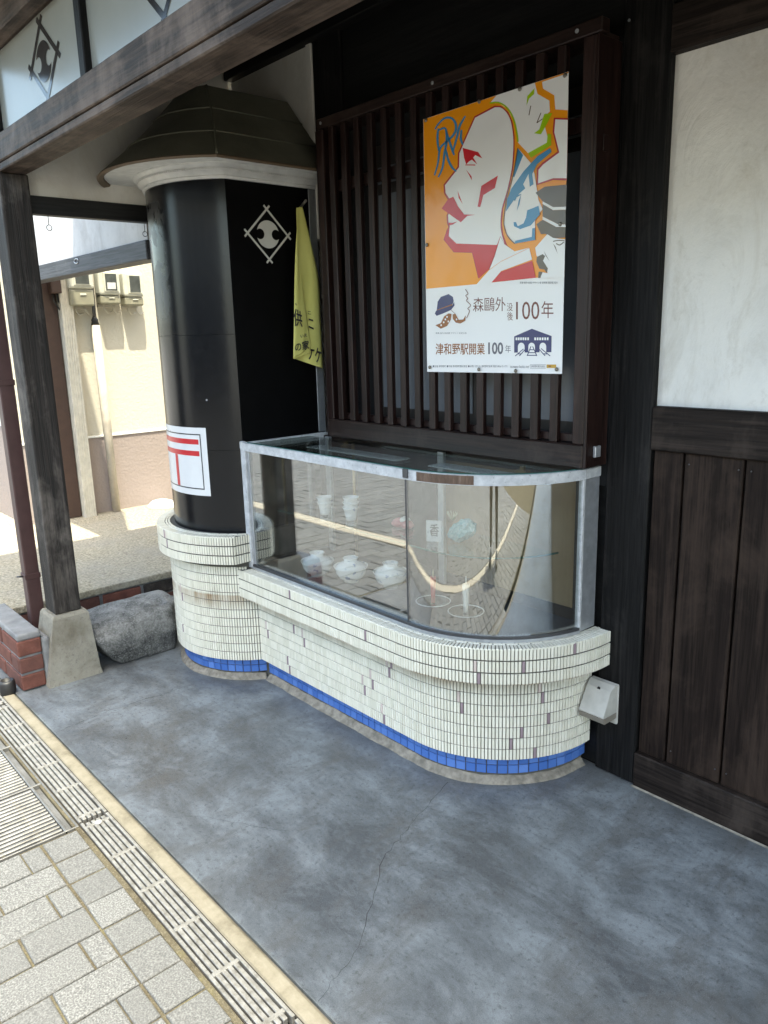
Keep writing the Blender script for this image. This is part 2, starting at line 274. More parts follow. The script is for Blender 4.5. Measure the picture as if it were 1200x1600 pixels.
def box(name, x0, x1, y0, y1, z0, z1, mat, parent=None, bev=0.003, seg=1):
    bm = bmesh.new(); bmbox(bm, x0, x1, y0, y1, z0, z1, bev, seg); return from_bm(name, bm, mat, parent)
def tube(name, pts, rad, mat, parent=None, seg=12, caps=True):
    pts = [Vector(p) for p in pts]; rads = rad if isinstance(rad, (list, tuple)) else [rad]*len(pts)
    vs = []; fs = []; n = len(pts)
    for i, p in enumerate(pts):
        t = (pts[min(i+1, n-1)]-pts[max(i-1, 0)]).normalized(); a = t.cross(Vector((0.31, 0.17, 0.93)) if abs(t.z) < 0.9 else Vector((1, 0, 0))).normalized(); b = t.cross(a)
        for j in range(seg): th = 2*pi*j/seg; vs.append(p + a*(cos(th)*rads[i]) + b*(sin(th)*rads[i]))
    for i in range(n-1):
        for j in range(seg): fs.append((i*seg+j, i*seg+(j+1) % seg, (i+1)*seg+(j+1) % seg, (i+1)*seg+j))
    if caps: fs += [tuple(reversed(range(seg))), tuple(range((n-1)*seg, n*seg))]
    bm = bmesh.new(); bv = [bm.verts.new(v) for v in vs]
    for f in fs: bm.faces.new([bv[i] for i in f])
    o = from_bm(name, bm, mat, parent); 
    for p in o.data.polygons: p.use_smooth = len(p.vertices) == 4
    return o
def lathe(name, prof, c, mat, parent=None, seg=32, ring=None):
    vs = []; fs = []; n = len(prof)
    for j in range(seg):
        th = 2*pi*j/seg
        for r, z in prof: vs.append((c[0]+cos(th)*max(r, 1e-4), c[1]+sin(th)*max(r, 1e-4), c[2]+z))
    for j in range(seg):
        q = (j+1) % seg
        for i in range(n-1): fs.append((j*n+i, q*n+i, q*n+i+1, j*n+i+1))
    return mesh(name, vs, fs, mat, parent, True)
def loft(name, rings, mat, parent=None, closed=True, smooth=False, caps=False):
    n = len(rings[0]); vs = [v for r in rings for v in r]; fs = []
    for i in range(len(rings)-1):
        for j in range(n if closed else n-1): q = (j+1) % n; fs.append((i*n+j, i*n+q, (i+1)*n+q, (i+1)*n+j))
    if caps: fs += [tuple(reversed(range(n))), tuple((len(rings)-1)*n+j for j in range(n))]
    bm = bmesh.new(); bv = [bm.verts.new(v) for v in vs]
    for f in fs: bm.faces.new([bv[i] for i in f])
    return from_bm(name, bm, mat, parent, smooth)
def prism(name, poly, z0, z1, mat, parent=None):
    n = len(poly); return loft(name, [[(x, y, z0) for x, y in poly], [(x, y, z1) for x, y in poly]], mat, parent, True, False, True)
def autosmooth(o, ang=35):
    me = o.data; me.polygons.foreach_set('use_smooth', [True]*len(me.polygons)); bm = bmesh.new(); bm.from_mesh(me)
    for e in bm.edges:
        e.smooth = len(e.link_faces) == 2 and e.calc_face_angle(0) < radians(ang)
    bm.to_mesh(me); bm.free(); return o
# flat print: 2-D outline in photo pixels laid on a plane, with its own thin body
from mathutils.geometry import tessellate_polygon
def fillpoly(bm, P2, to3):
    vs = [bm.verts.new(to3(p)) for p in P2]
    for t in tessellate_polygon([[Vector((p[0], p[1], 0)) for p in P2]]):
        try: bm.faces.new([vs[i] for i in t])
        except ValueError: pass
def inkpoly(name, pts, plane, mat, parent, z=(640, 80, 3.0786)):
    bm = bmesh.new(); fillpoly(bm, pts, lambda p: plane(z[0]+p[0]/z[2], z[1]+p[1]/z[2])); return from_bm(name, bm, mat, parent)
def inkline(name, lines, wd, plane, mat, parent, z=(640, 80, 3.0786), taper=False):
    bm = bmesh.new()
    for pts in lines:
        pts = [Vector(p) for p in pts]; n = len(pts); L = []; R = []
        for i, p in enumerate(pts):
            t = (pts[min(i+1, n-1)]-pts[max(i-1, 0)]).normalized(); nn = Vector((-t.y, t.x)); hw = wd/2*(1 if not taper else (0.35+0.65*sin(pi*(0.12+0.76*i/(n-1)))))
            for lst, s in ((L, 1), (R, -1)): q = p+nn*hw*s; lst.append(bm.verts.new(plane(z[0]+q.x/z[2], z[1]+q.y/z[2])))
        for i in range(n-1): bm.faces.new((L[i], L[i+1], R[i+1], R[i]))
    return from_bm(name, bm, mat, parent)
def smoothline(pts, k=6):
    out = []; P = [Vector(p) for p in pts]; n = len(P)
    for i in range(n-1):
        a, b, c, d = P[max(i-1, 0)], P[i], P[i+1], P[min(i+2, n-1)]
        for j in range(k):
            t = j/k; out.append(0.5*((2*b)+(c-a)*t+(2*a-5*b+4*c-d)*t*t+(3*b-a-3*c+d)*t**3))
    out.append(P[-1]); return out
def text(name, s, quad, plane, mat, parent, z=(640, 80, 3.0786), bold=0.0):
    cu = bpy.data.curves.new('t', 'FONT'); cu.body = s; cu.resolution_u = 3; cu.offset = bold; ob = bpy.data.objects.new('t', cu); COL.objects.link(ob)
    bpy.context.view_layer.update(); dg = bpy.context.evaluated_depsgraph_get(); me = bpy.data.meshes.new_from_object(ob.evaluated_get(dg)); bpy.data.objects.remove(ob); bpy.data.curves.remove(cu)
    xs = [v.co.x for v in me.vertices]; ys = [v.co.y for v in me.vertices]
    if not xs: return None
    x0, x1, y0, y1 = min(xs), max(xs), min(ys), max(ys); TL, TR, BR, BL = [Vector(q) for q in quad]
    for v in me.vertices:
        u = (v.co.x-x0)/(x1-x0+1e-9); t = (v.co.y-y0)/(y1-y0+1e-9); q = (BL.lerp(BR, u)).lerp(TL.lerp(TR, u), t); v.co = plane(z[0]+q.x/z[2], z[1]+q.y/z[2])
    me.materials.clear(); me.materials.append(MATS[mat]); me.update(); me.name = name
    return link(bpy.data.objects.new(name, me), parent)

# ================================================================== THE SETTING
g = mesh('ground', [(-400, -400, -0.35), (400, -400, -0.35), (400, 400, -0.35), (-400, 400, -0.35)], [(0, 1, 2, 3)], 'road_grey'); tag(g, kind='structure')
# street bed under the pavers, with the grate pit and the drain left open
def sheet(name, rects, mat, parent=None):
    vs = []; fs = []
    for x0, x1, y0, y1, z in rects:
        n = len(vs); vs += [(x0, y0, z), (x1, y0, z), (x1, y1, z), (x0, y1, z)]; fs.append((n, n+1, n+2, n+3))
    return mesh(name, vs, fs, mat, parent)
pav = thing('pavement', (0, -2, 0), None, None); pav['kind'] = 'structure'
bx_ = box('mortar_bed', -10, 6, -9, -1.444, -0.30, -0.055, 'joint_sand', pav, 0)
GX0, GX1, GY0, GY1 = -2.13, -1.105, -2.02, -1.447      # grate opening
for i, (a, b, c, d) in enumerate(((-10, GX0-0.004, -9, -1.444), (GX1+0.004, 6, -9, -1.444), (GX0-0.004, GX1+0.004, -9, GY0-0.004))):
    box('joint_fill', a, b, c, d, -0.054, -0.0075, 'joint_sand', pav, 0)
# porch floor
pf = box('porch_floor', -2.745, 6, -1.2955, 0.02, -0.30, 0.0, 'porch_concrete', None, 0); tag(pf, kind='structure')
def crack(name, pts, parent, wdt=0.0009):
    P = []
    for i in range(len(pts)-1):
        a = Vector(pts[i]); b = Vector(pts[i+1]); n = 9; nn = Vector((-(b-a).y, (b-a).x)).normalized()
        for j in range(n): P.append(a.lerp(b, j/n)+nn*random.uniform(-0.006, 0.006))
    P.append(Vector(pts[-1])); vs = []; fs = []
    for i, p in enumerate(P):
        t = (P[min(i+1, len(P)-1)]-P[max(i-1, 0)]).normalized(); nn = Vector((-t.y, t.x))*wdt*random.uniform(0.25, 0.75); vs += [(p.x+nn.x, p.y+nn.y, 0.0008), (p.x-nn.x, p.y-nn.y, 0.0008)]
        if i: fs.append((2*i-2, 2*i-1, 2*i+1, 2*i))
    return mesh(name, vs, fs, 'crack_dark', parent)
crack('crack', [(-1.769, -1.29), (-1.80, -1.063), (-1.77, -0.697)], pf); crack('crack', [(-0.459, -0.431), (-0.378, -0.69), (-0.321, -0.847), (-0.113, -1.119), (-0.053, -1.29)], pf)
crack('crack', [(-1.02, -1.29), (-0.86, -1.13), (-0.62, -0.98)], pf, 0.0006)
# kerb: rounded strip along the porch edge
prof = [(-1.3455, -0.30), (-1.3455, -0.004), (-1.342, 0.0), (-1.322, 0.0025), (-1.308, 0.0015), (-1.300, -0.003), (-1.2962, -0.011), (-1.2960, -0.30)]
kb = loft('kerb', [[(x, y, z) for y, z in prof] for x in [-9+0.25*i for i in range(61)]], 'kerb_concrete', None, True, False, True); tag(kb, kind='structure')
# --- drain channel: one trough, steel grates one metre long
tr = thing('drain_channel', (-1, -1.395, 0), 'long narrow drain trough running along the cream kerb', 'drain')
box('trough', -9, 6, -1.4430, -1.3460, -0.20, -0.12, 'drain_dark', tr, 0)
box('trough_side', -9, 6, -1.4436, -1.4400, -0.119, -0.004, 'drain_dark', tr, 0); box('trough_side', -9, 6, -1.3495, -1.3459, -0.119, -0.004, 'drain_dark', tr, 0)
seg0 = None; X0 = -1.113
places = ['beside the ribbed square grate', 'nearest the camera, in front of the curved counter end', 'lying outermost at the left edge of the picture']
def drain_seg(x0, label):
    t = thing('drain_grate', (x0, -1.395, 0), label, 'grate', 'steel grates over the narrow drain')
    L = 1.052; x1 = x0+L
    for y, h in ((-1.436, 0.0035), (-1.354, 0.0035)): box('edge_bar', x0, x1, y-0.0045, y+0.0045, -0.028, 0.0, 'drain_steel', t, 0.0012)
    for i in range(4): y = -1.4195+i*0.0163; box('bar', x0+0.006, x1-0.006, y-0.0060, y+0.0060, -0.024, -0.001, 'drain_steel', t, 0.0018)
    for i in range(6): xx = x0+0.03+i*(L-0.06)/5; box('cross_tie', xx-0.006, xx+0.006, -1.431, -1.359, -0.026, -0.0004, 'drain_steel', t, 0.001)
    lathe('bolt', [(0.013, 0.0), (0.013, 0.0022), (0.009, 0.003), (0.0, 0.003)], (x0+0.034, -1.395, 0.0), 'coping_mortar', t, 12)
drain_seg(X0, 'steel slotted drain grate in the bottom corner, nearest the camera')
drain_seg(X0-1.062, 'steel slotted drain grate between the ribbed pit grating and the porch floor')
drain_seg(X0-2.124, 'steel slotted drain grate at the left edge beside the brick wall')
drain_seg(X0+1.062, 'steel slotted drain grate farthest right along the cream kerb')
box('mortar_strip', -9, 6, -1.4615, -1.4440, -0.054, -0.0035, 'joint_sand', pav, 0.002)
# --- square pit grating
gt = thing('pit_grating', ((GX0+GX1)/2, -1.7, 0), 'ribbed galvanised pit grating set into the stone paving', 'grating')
box('pit_floor', GX0, GX1, GY0, GY1, -0.30, -0.20, 'drain_dark', gt, 0)
for y in (-1.4505,): box('frame_bar', GX0, GX1, y-0.003, y+0.003, -0.05, -0.001, 'galvanised', gt, 0.001)
box('frame_channel', GX0, GX1, -1.486, -1.4545, -0.05, -0.016, 'galvanised', gt, 0.001); box('frame_lip', GX0, GX1, -1.4905, -1.4820, -0.045, 0.0, 'galvanised', gt, 0.002)
box('frame_bar', GX1-0.006, GX1, GY0, -1.454, -0.05, -0.0005, 'galvanised', gt, 0.001); box('frame_bar', GX0, GX0+0.006, GY0, -1.454, -0.05, -0.0005, 'galvanised', gt, 0.001)
for x in (-1.441, -1.787): box('cross_frame', x-0.005, x+0.005, GY0+0.003, -1.4545, -0.049, 0.0005, 'galvanised', gt, 0.001)
for x0, x1 in ((-1.434, GX1-0.008), (-1.780, -1.448), (GX0+0.008, -1.794)):
    for y in (-1.5575, -1.669, -1.781, -1.893): box('divider', x0, x1, y-0.005, y+0.005, -0.045, -0.006, 'joint_sand', gt, 0.001)
    n = int((x1-x0)/0.0205)
    for i in range(n):
        xx = x0+0.012+i*(x1-x0-0.016)/(n-0.4); b = box('rib', xx-0.0062, xx+0.0062, GY0+0.006, -1.4915, -0.03, -0.0005, 'galvanised', gt, 0.003)
# --- pavers
def paver_geo(lx, ly, c=0.004, h=0.045):
    vs = []; fs = []
    for (i, z) in ((0, -h), (0, -c*0.9), (c*0.45, -c*0.25), (c*1.3, 0.0)):
        vs += [(-lx/2+i, -ly/2+i, z), (lx/2-i, -ly/2+i, z), (lx/2-i, ly/2-i, z), (-lx/2+i, ly/2-i, z)]
    for k_ in range(3):
        for j in range(4): q = (j+1) % 4; fs.append((k_*4+j, k_*4+q, k_*4+4+q, k_*4+4+j))
    fs.append((12, 13, 14, 15)); return vs, fs
PM = {}
def paver_mesh(lx, ly, mat):
    kk = (round(lx, 3), round(ly, 3), mat)
    if kk not in PM:
        vs, fs = paver_geo(lx, ly); me = bpy.data.meshes.new('paver'); me.from_pydata(vs, [], fs); me.materials.append(MATS[mat]); PM[kk] = me
    return PM[kk]
items = []; RP = 0.118; LP = 0.222; XR = -0.976
for i in range(-72, 38):
    xa = XR+i*RP; xm = xa+RP/2
    items.append((xm, -1.5135, 0.111, 0.104, 'paver_granite'))                       # soldier row
    y = -1.5695; j = (-1.740 if i % 2 == 0 else -1.630)
    while y > -7.5:
        if -2.365 < j < -2.30: j = -2.352
        if j < -2.352 < y: j2 = -2.352
        else: j2 = j
        if y-j2 > 0.03: items.append((xm, (y+j2)/2, 0.112, (y-j2)-0.006, 'paver_granite'))
        if j2 == -2.352: y = -2.492; j = y-(0.17 if i % 2 == 0 else 0.06)
        else: y = j2; j = j-LP if j2 == j else j
for i in range(-11, 6): items.append((XR+i*0.78+0.2, -2.422, 0.772, 0.124, 'strip_granite'))
def blocked(x, y, lx, ly): return x+lx/2 > GX0-0.004 and x-lx/2 < GX1+0.004 and y+ly/2 > GY0-0.004
keep = []
for (x, y, lx, ly, m_) in items:
    if blocked(x, y, lx, ly):
        a, b = x-lx/2, x+lx/2
        if b > GX1+0.03 and a < GX1: a = GX1+0.012
        elif a < GX0-0.03 and b > GX0: b = GX0-0.012
        elif y-ly/2 < GY0-0.03 and y+ly/2 > GY0: 
            t_ = GY0-0.012; keep.append((x, (y-ly/2+t_)/2, lx, t_-(y-ly/2), m_)); continue
        else: continue
        keep.append(((a+b)/2, y, b-a, ly, m_)); continue
    keep.append((x, y, lx, ly, m_))
def vis(it):
    p = Vector((it[0], it[1], 0))-CAM; dz = p.dot(fw); px = 600+FPX*p.dot(RT)/dz if dz > 0.05 else 9e9; py = 800+FPX*p.dot(DN)/dz if dz > 0.05 else 9e9
    return (0 if -160 < px < 1360 and -100 < py < 1800 else 1, p.length)
keep.sort(key=vis); rv, rf = [], []
for n_, (x, y, lx, ly, m_) in enumerate(keep):
    dz = random.uniform(-0.0022, 0.0012); R3 = Matrix.Translation((x+random.uniform(-.0015, .0015), y+random.uniform(-.0015, .0015), dz)) @ Matrix.Rotation(random.gauss(0, 0.006), 4, 'Z') @ Matrix.Rotation(random.gauss(0, 0.006), 4, 'X') @ Matrix.Rotation(random.gauss(0, 0.006), 4, 'Y')
    if n_ < 270 or m_ == 'strip_granite':
        o = bpy.data.objects.new('paver', paver_mesh(lx, ly, m_)); o.matrix_basis = R3; link(o, pav)
    else:
        vs, fs = paver_geo(lx, ly); k0 = len(rv); rv += [R3 @ Vector(v) for v in vs]; rf += [tuple(q+k0 for q in f) + ((1,) if False else ()) for f in fs]
o = mesh('far_pavers', rv, rf, 'paver_granite', pav); o['kind'] = 'stuff'

# --- alley slab and its brick edge
al = box('alley_slab', -12, -2.745, -1.16, 6, -0.30, 0.2300, 'alley_concrete', None, 0.004); tag(al, kind='structure')
al2 = box('alley_apron', -12, -2.755, -1.4435, -1.1605, -0.32, -0.002, 'coping_mortar', None, 0.0)
tag(al2, kind='structure')
be = thing('brick_edging', (-2.74, -0.6, 0), 'low row of red and sooty bricks under the alley slab behind the granite block', 'edging')
box('mortar_backing', -2.7445, -2.735, -1.155, 0.0, 0.0, 0.195, 'coping_mortar', be, 0); box('slab_lip', -2.744, -2.712, -1.155, 0.0, 0.196, 0.2335, 'alley_concrete', be, 0.004)
bi = 0; y = -1.15
for zz_, off in ((0.118, 0.0), (0.04, -0.1)):
    y = -1.15+off
    while y < -0.02:
        a, b = max(y, -1.15), min(y+0.21, -0.01)
        if b-a > 0.03: box('brick', -2.7345, -2.718+random.uniform(-.003, .003), a, b, zz_, zz_+0.068, 'brick_sooty' if (y > -0.66 and zz_ > 0.1 and y < -0.4) else 'brick_red', be, 0.006, 2)
        y += 0.228
# --- brick planter wall round the drain pit
bw = thing('brick_wall', (-2.5, -1.215, 0), 'low red brick wall with grey mortar coping beside the post footing', 'brick wall')
box('mortar_core', -2.744, -2.238, -1.262, -1.168, 0.0, 0.232, 'coping_mortar', bw, 0.004)
for r_ in range(3):
    z0 = 0.006+r_*0.079; x = -2.230-(0.105 if r_ % 2 else 0.0)
    box('brick', -2.245, -2.228, -1.2685, -1.1680, z0, z0+0.068, 'brick_red', bw, 0.006, 2)
    x = -2.2455-(0.10 if r_ % 2 else 0.21)
    xr = -2.2460
    while xr > -2.70: xl = max(x, -2.744); box('brick', xl, xr, -1.2685+random.uniform(-.002, .002), -1.255, z0, z0+0.068, 'brick_red', bw, 0.006, 2); xr = x-0.013; x -= 0.223
box('coping', -2.7435, -2.235, -1.2640, -1.1640, 0.2325, 0.262, 'coping_mortar', bw, 0.008, 2)
rag = lathe('pipe_stub', [(0.030, 0.0), (0.034, 0.012), (0.034, 0.05), (0.030, 0.06), (0.022, 0.062), (0.020, 0.03), (0.0, 0.03)], (-2.275, -1.318, 0.0), 'rubber', None, 20); tag(rag, 'short black rubber pipe stub against the foot of the brick wall', 'pipe')

def bundo(R, rb, cb, n=24):      # disc with a round bite on either side
    ph = math.acos((R*R+cb*cb-rb*rb)/(2*R*cb)); P = [Vector((R*cos(t), R*sin(t))) for t in [ph+(pi-2*ph)*i/n for i in range(n+1)]]
    e = Vector((R*cos(ph), R*sin(ph)))-Vector((cb, 0)); be_ = math.atan2(e.y, e.x)
    bite = [Vector((cb+rb*cos(t), rb*sin(t))) for t in [-be_-(2*pi-2*be_)*i/n for i in range(1, n)]]
    L = [Vector((-p.x, p.y)) for p in reversed(bite)]
    return P + L + [Vector((-p.x, -p.y)) for p in P] + bite
# ================================================================== PORCH (post, beam, transom glass, side wall, roof)
po = thing('porch_frame', (-2.28, -1.04, 0), 'timber porch frame with weathered post, long eave beam and frosted transom glass', 'porch')
box('post', -2.345, -2.220, -1.096, -0.981, 0.316, 2.15, 'weathered_post', po, 0.006, 2)
box('eave_beam', -2.42, 6, -1.100, -0.985, 2.178, 2.2725, 'eave_wood', po, 0.004); box('beam_foot', -2.412, 6, -1.092, -0.985, 2.1500, 2.1782, 'eave_wood', po, 0.004)
box('head_beam', -2.42, 6, -1.105, -0.985, 2.575, 2.735, 'eave_wood', po, 0.005); box('head_trim', -2.42, 6, -1.112, -1.060, 2.565, 2.590, 'eave_wood', po, 0.003)
box('corner_post', -2.300, -2.225, -1.075, -1.005, 2.2726, 2.565, 'post_black', po, 0.004)
gx = [-2.226, -1.357, -0.49, 0.38, 1.25, 2.12]
for i in range(5):
    if i: box('mullion', gx[i]-0.022, gx[i]+0.022, -1.075, -1.01, 2.2726, 2.5655, 'post_black', po, 0.003)
    gp = box('transom_pane', gx[i]+(0.0225 if i else 0.001), gx[i+1]-0.0225, -1.052, -1.046, 2.2728, 2.5650, 'frosted_glass', po, 0)
    if i < 3:   # black house emblem painted on the pane
        cx = (-1.722 if i == 0 else -1.722+0.868*i); cz = 2.421; yy = -1.0535; bm = bmesh.new(); s_ = 0.112; ex = 0.030; bw_ = 0.0085
        for (dx, dz) in ((1, 1), (1, -1)):
            for sg in (-1, 1):
                mx, mz = (sg*dx*s_/2*1, -sg*dz*s_/2) if True else (0, 0)
                dv = Vector((dx, dz)).normalized(); nv = Vector((-dv.y, dv.x)); c0 = nv*(s_/sqrt(2))*sg
                h = s_/sqrt(2)+ex
                q = [c0+dv*h+nv*bw_, c0+dv*h-nv*bw_, c0-dv*h-nv*bw_, c0-dv*h+nv*bw_]; bm.faces.new([bm.verts.new((cx+p.x*1.12, yy-(0.0002 if dz > 0 else 0), cz+p.y)) for p in q])
        P = bundo(0.062, 0.024, 0.043); fillpoly(bm, P, lambda p: (cx+p[0]*1.12, yy-0.0004, cz+p[1]))
        from_bm('emblem', bm, 'emblem_black', gp)
ft = loft('footing', [[(-2.405, -1.172, 0), (-2.186, -1.172, 0), (-2.186, -0.930, 0), (-2.405, -0.930, 0)], [(-2.40, -1.165, 0.03), (-2.190, -1.165, 0.03), (-2.190, -0.936, 0.03), (-2.40, -0.936, 0.03)], [(-2.372, -1.115, 0.300), (-2.205, -1.115, 0.300), (-2.205, -0.956, 0.300), (-2.372, -0.956, 0.300)], [(-2.362, -1.107, 0.3155), (-2.212, -1.107, 0.3155), (-2.212, -0.966, 0.3155), (-2.362, -0.966, 0.3155)]], 'footing_concrete', po, True, False, True)
box('footing_skirt', -2.40, -2.2245, -1.1665, -1.13, 0.0, 0.225, 'coping_mortar', po, 0.012, 2)
box('side_beam', -2.318, -2.262, -0.9805, 0.0, 2.010, 2.081, 'sidebeam_black', po, 0.004); box('side_panel', -2.305, -2.275, -0.984, 0.0, 2.0812, 2.735, 'plaster_side', po, 0)
box('ceiling', -2.26, 6, -0.984, 0.0, 2.700, 2.734, 'ceiling_wood', po, 0); box('roof', -2.975, 6.2, -1.63, 0.30, 2.736, 2.83, 'ceiling_wood', po, 0.01)
for (px_, py_) in ((75, 337), (225, 345)):
    p = onX(px_, py_+2, -2.292); z0 = 2.010; R_ = 0.011
    tube('hook', [(p.x, p.y, z0+0.004), (p.x, p.y, z0-0.036)] + [(p.x, p.y+R_*sin(a_), z0-0.036-R_+R_*cos(a_)) for a_ in [0.2+0.5*q for q in range(13)]], 0.0016, 'steel_dark', po, 6)
# brown downpipe behind the post
dp = thing('downpipe', (-2.47, -1.10, 0), 'square red-brown downpipe standing behind the weathered porch post', 'downpipe')
box('pipe', -2.505, -2.445, -1.135, -1.073, 0.0, 2.56, 'pipe_brown', dp, 0.004)
for z_ in (0.45, 1.33): box('strap', -2.508, -2.442, -1.139, -1.070, z_-0.012, z_+0.012, 'pipe_brown', dp, 0.001); tube('strap_pin', [(-2.475, -1.138, z_), (-2.475, -1.165, z_+0.004)], 0.004, 'steel_dark', dp, 8)

# ================================================================== SHOP BUILDING
sb = thing('shop_building', (0, 0, 0), 'old dark timber shop front with white plaster, brown planks and slatted window', 'building')
box('post', -0.166, -0.018, 0.0, 0.14, 0.004, 2.70, 'post_black', sb, 0.004)
tube('nail', [(-0.15, 0.0, 2.33), (-0.15, -0.002, 2.33)], 0.004, 'aluminium', sb, 8)
box('post', -1.618, -1.440, 0.004, 0.14, 0.0, 2.70, 'post_black', sb, 0.004)
box('upper_board', -1.4395, -0.1665, 0.022, 0.06, 2.30, 2.70, 'beam_black', sb, 0); box('head_rail', -2.26, 6, -0.03, 0.021, 2.662, 2.699, 'beam_black', sb, 0.003)
box('lower_board', -1.4395, -0.1665, 0.022, 0.06, 0.0, 0.999, 'beam_black', sb, 0)
box('wall_core', -2.40, 6, 0.08, 4.0, -0.2, 4.9, 'plaster_side', sb, 0)
box('plaster_panel', -0.0175, 2.0, 0.024, 0.075, 1.265, 2.2125, 'plaster_white', sb, 0); box('plaster_panel', -2.26, -1.6185, 0.010, 0.075, 1.9, 2.66, 'plaster_side', sb, 0)
box('plaster_edge', -1.655, -1.6190, -0.002, 0.0095, 1.9, 2.661, 'plaster_side', sb, 0.002)
box('plaster_rail', -0.0178, 2.0, -0.008, 0.075, 2.213, 2.330, 'rail_brown', sb, 0.003); box('upper_board', -0.0176, 2.0, 0.02, 0.075, 2.3305, 2.70, 'beam_black', sb, 0)
box('waist_rail', -0.0172, 2.0, -0.004, 0.075, 1.1335, 1.2645, 'rail_brown', sb, 0.004); box('base_rail', -0.0172, 2.0, -0.006, 0.075, 0.002, 0.1235, 'rail_brown', sb, 0.004)
mesh('mortar_line', [(-0.018, -0.011, 0.0010), (2, -0.011, 0.0010), (2, -0.0055, 0.005), (-0.018, -0.0055, 0.005)], [(0, 1, 2, 3)], 'cement_fillet', sb)
px0 = [-0.0165, 0.082, 0.260, 0.438, 0.616, 0.794, 0.972, 1.15, 1.328, 1.506, 1.684, 1.862, 2.0]
for a, b in zip(px0, px0[1:]): box('plank', a+0.0035, b-0.0035, 0.014+random.uniform(-.0015, .0015), 0.04, 0.1240, 1.133, 'plank_brown', sb, 0.003)
for x in (0.10, 0.245, 0.28, 0.42):
    for z in (0.17, 1.10): tube('nail', [(x, 0.0145, z), (x, 0.0115, z)], 0.0022, 'steel_dark', sb, 6)
box('plank_backing', -0.0170, 2.0, 0.041, 0.074, 0.1238, 1.1332, 'hole_dark', sb, 0)
box('post', 2.001, 2.15, 0.0, 0.14, 0.004, 2.70, 'post_black', sb, 0.004); box('plaster_panel', 2.151, 6, 0.024, 0.075, 1.265, 2.70, 'plaster_white', sb, 0); box('waist_rail', 2.151, 6, -0.004, 0.075, 1.1335, 1.2645, 'rail_brown', sb, 0.004); box('base_rail', 2.151, 6, -0.006, 0.075, 0.002, 0.1235, 'rail_brown', sb, 0.004)
for i in range(21): box('plank', 2.155+i*0.183, 2.155+i*0.183+0.176, 0.014, 0.04, 0.124, 1.133, 'plank_brown', sb, 0.003)
# slatted window box
lw_ = box('lattice_window', -1.452, -0.178, -0.120, -0.0855, 1.072, 1.147, 'lattice_rail', sb, 0.004)
box('top_rail', -1.445, -0.155, -0.124, -0.084, 2.281, 2.318, 'lattice_rail', lw_, 0.003); 
for x in (-1.452, -0.217): box('stile', x, x+0.040, -0.1195, -0.086, 1.1475, 2.2805, 'lattice_brown', lw_, 0.003)
nb = 15
for i in range(nb): 
    x = -1.3655+i*0.0768
    if x < -0.235: box('slat', x-0.0150, x+0.0150, -0.1185, -0.0950, 1.1475, 2.2805, 'lattice_brown', lw_, 0.003)
box('back_rail', -1.411, -0.2175, -0.0945, -0.078, 2.045, 2.088, 'lattice_brown', lw_, 0.002); box('back_rail', -1.411, -0.2175, -0.0945, -0.078, 1.150, 1.175, 'lattice_brown', lw_, 0.002)
box('side_board', -0.1775, -0.1672, -0.117, -0.0005, 1.074, 2.2805, 'lattice_brown', lw_, 0.002); box('side_board', -1.4625, -1.4525, -0.117, -0.0005, 1.074, 2.2805, 'lattice_brown', lw_, 0.002)
box('bottom_board', -1.452, -0.178, -0.0850, -0.001, 1.074, 1.086, 'lattice_rail', lw_, 0.001); box('top_board', -1.452, -0.178, -0.0838, -0.001, 2.283, 2.297, 'lattice_rail', lw_, 0.001)
tube('screw', [(-1.413, -0.124, 2.300), (-1.413, -0.126, 2.300)], 0.006, 'aluminium', lw_, 10); tube('screw', [(-0.80, -0.124, 2.3005), (-0.80, -0.126, 2.3005)], 0.006, 'aluminium', lw_, 10); tube('screw', [(-0.235, -0.124, 2.3005), (-0.235, -0.126, 2.3005)], 0.006, 'aluminium', lw_, 10)
box('catch', -0.1665, -0.1630, -0.085, -0.060, 1.985, 2.03, 'lattice_brown', lw_, 0.001); box('catch', -0.1665, -0.1560, -0.080, -0.050, 1.105, 1.140, 'aluminium', lw_, 0.002)
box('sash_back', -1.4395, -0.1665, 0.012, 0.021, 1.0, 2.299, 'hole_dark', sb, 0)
wn = box('window', -1.25, -0.20, 0.0035, 0.0115, 1.16, 2.20, 'dark_sash', sb, 0)
for a, b in ((-1.225, -0.735), (-0.715, -0.225)):
    for c_, d_ in ((1.20, 2.02), (2.06, 2.12)): box('pane', a, b, 0.000, 0.0030, c_, d_, 'window_grey', wn, 0)
# weatherproof socket on the post
ok_ = thing('outlet_cover', (-0.13, -0.0, 0.26), 'beige weatherproof socket cover low on the black post beside the tiled counter', 'socket')
box('back_plate', -0.185, -0.081, -0.012, -0.0005, 0.200, 0.345, 'outlet_beige', ok_, 0.006, 2)
loft('hood', [[(-0.182, -0.012, 0.343), (-0.084, -0.012, 0.343), (-0.084, -0.022, 0.345), (-0.182, -0.022, 0.345)], [(-0.182, -0.012, 0.325), (-0.084, -0.012, 0.325), (-0.088, -0.045, 0.330), (-0.178, -0.045, 0.330)], [(-0.182, -0.012, 0.250), (-0.084, -0.012, 0.250), (-0.086, -0.086, 0.250), (-0.180, -0.086, 0.250)], [(-0.182, -0.012, 0.246), (-0.084, -0.012, 0.246), (-0.087, -0.084, 0.246), (-0.179, -0.084, 0.246)]], 'outlet_beige', ok_, True, False, True)
loft('flap', [[(-0.183, -0.013, 0.2458), (-0.083, -0.013, 0.2458), (-0.085, -0.088, 0.2458), (-0.181, -0.088, 0.2458)], [(-0.183, -0.013, 0.226), (-0.083, -0.013, 0.226), (-0.085, -0.080, 0.226), (-0.181, -0.080, 0.226)]], 'outlet_flap', ok_, True, False, True)
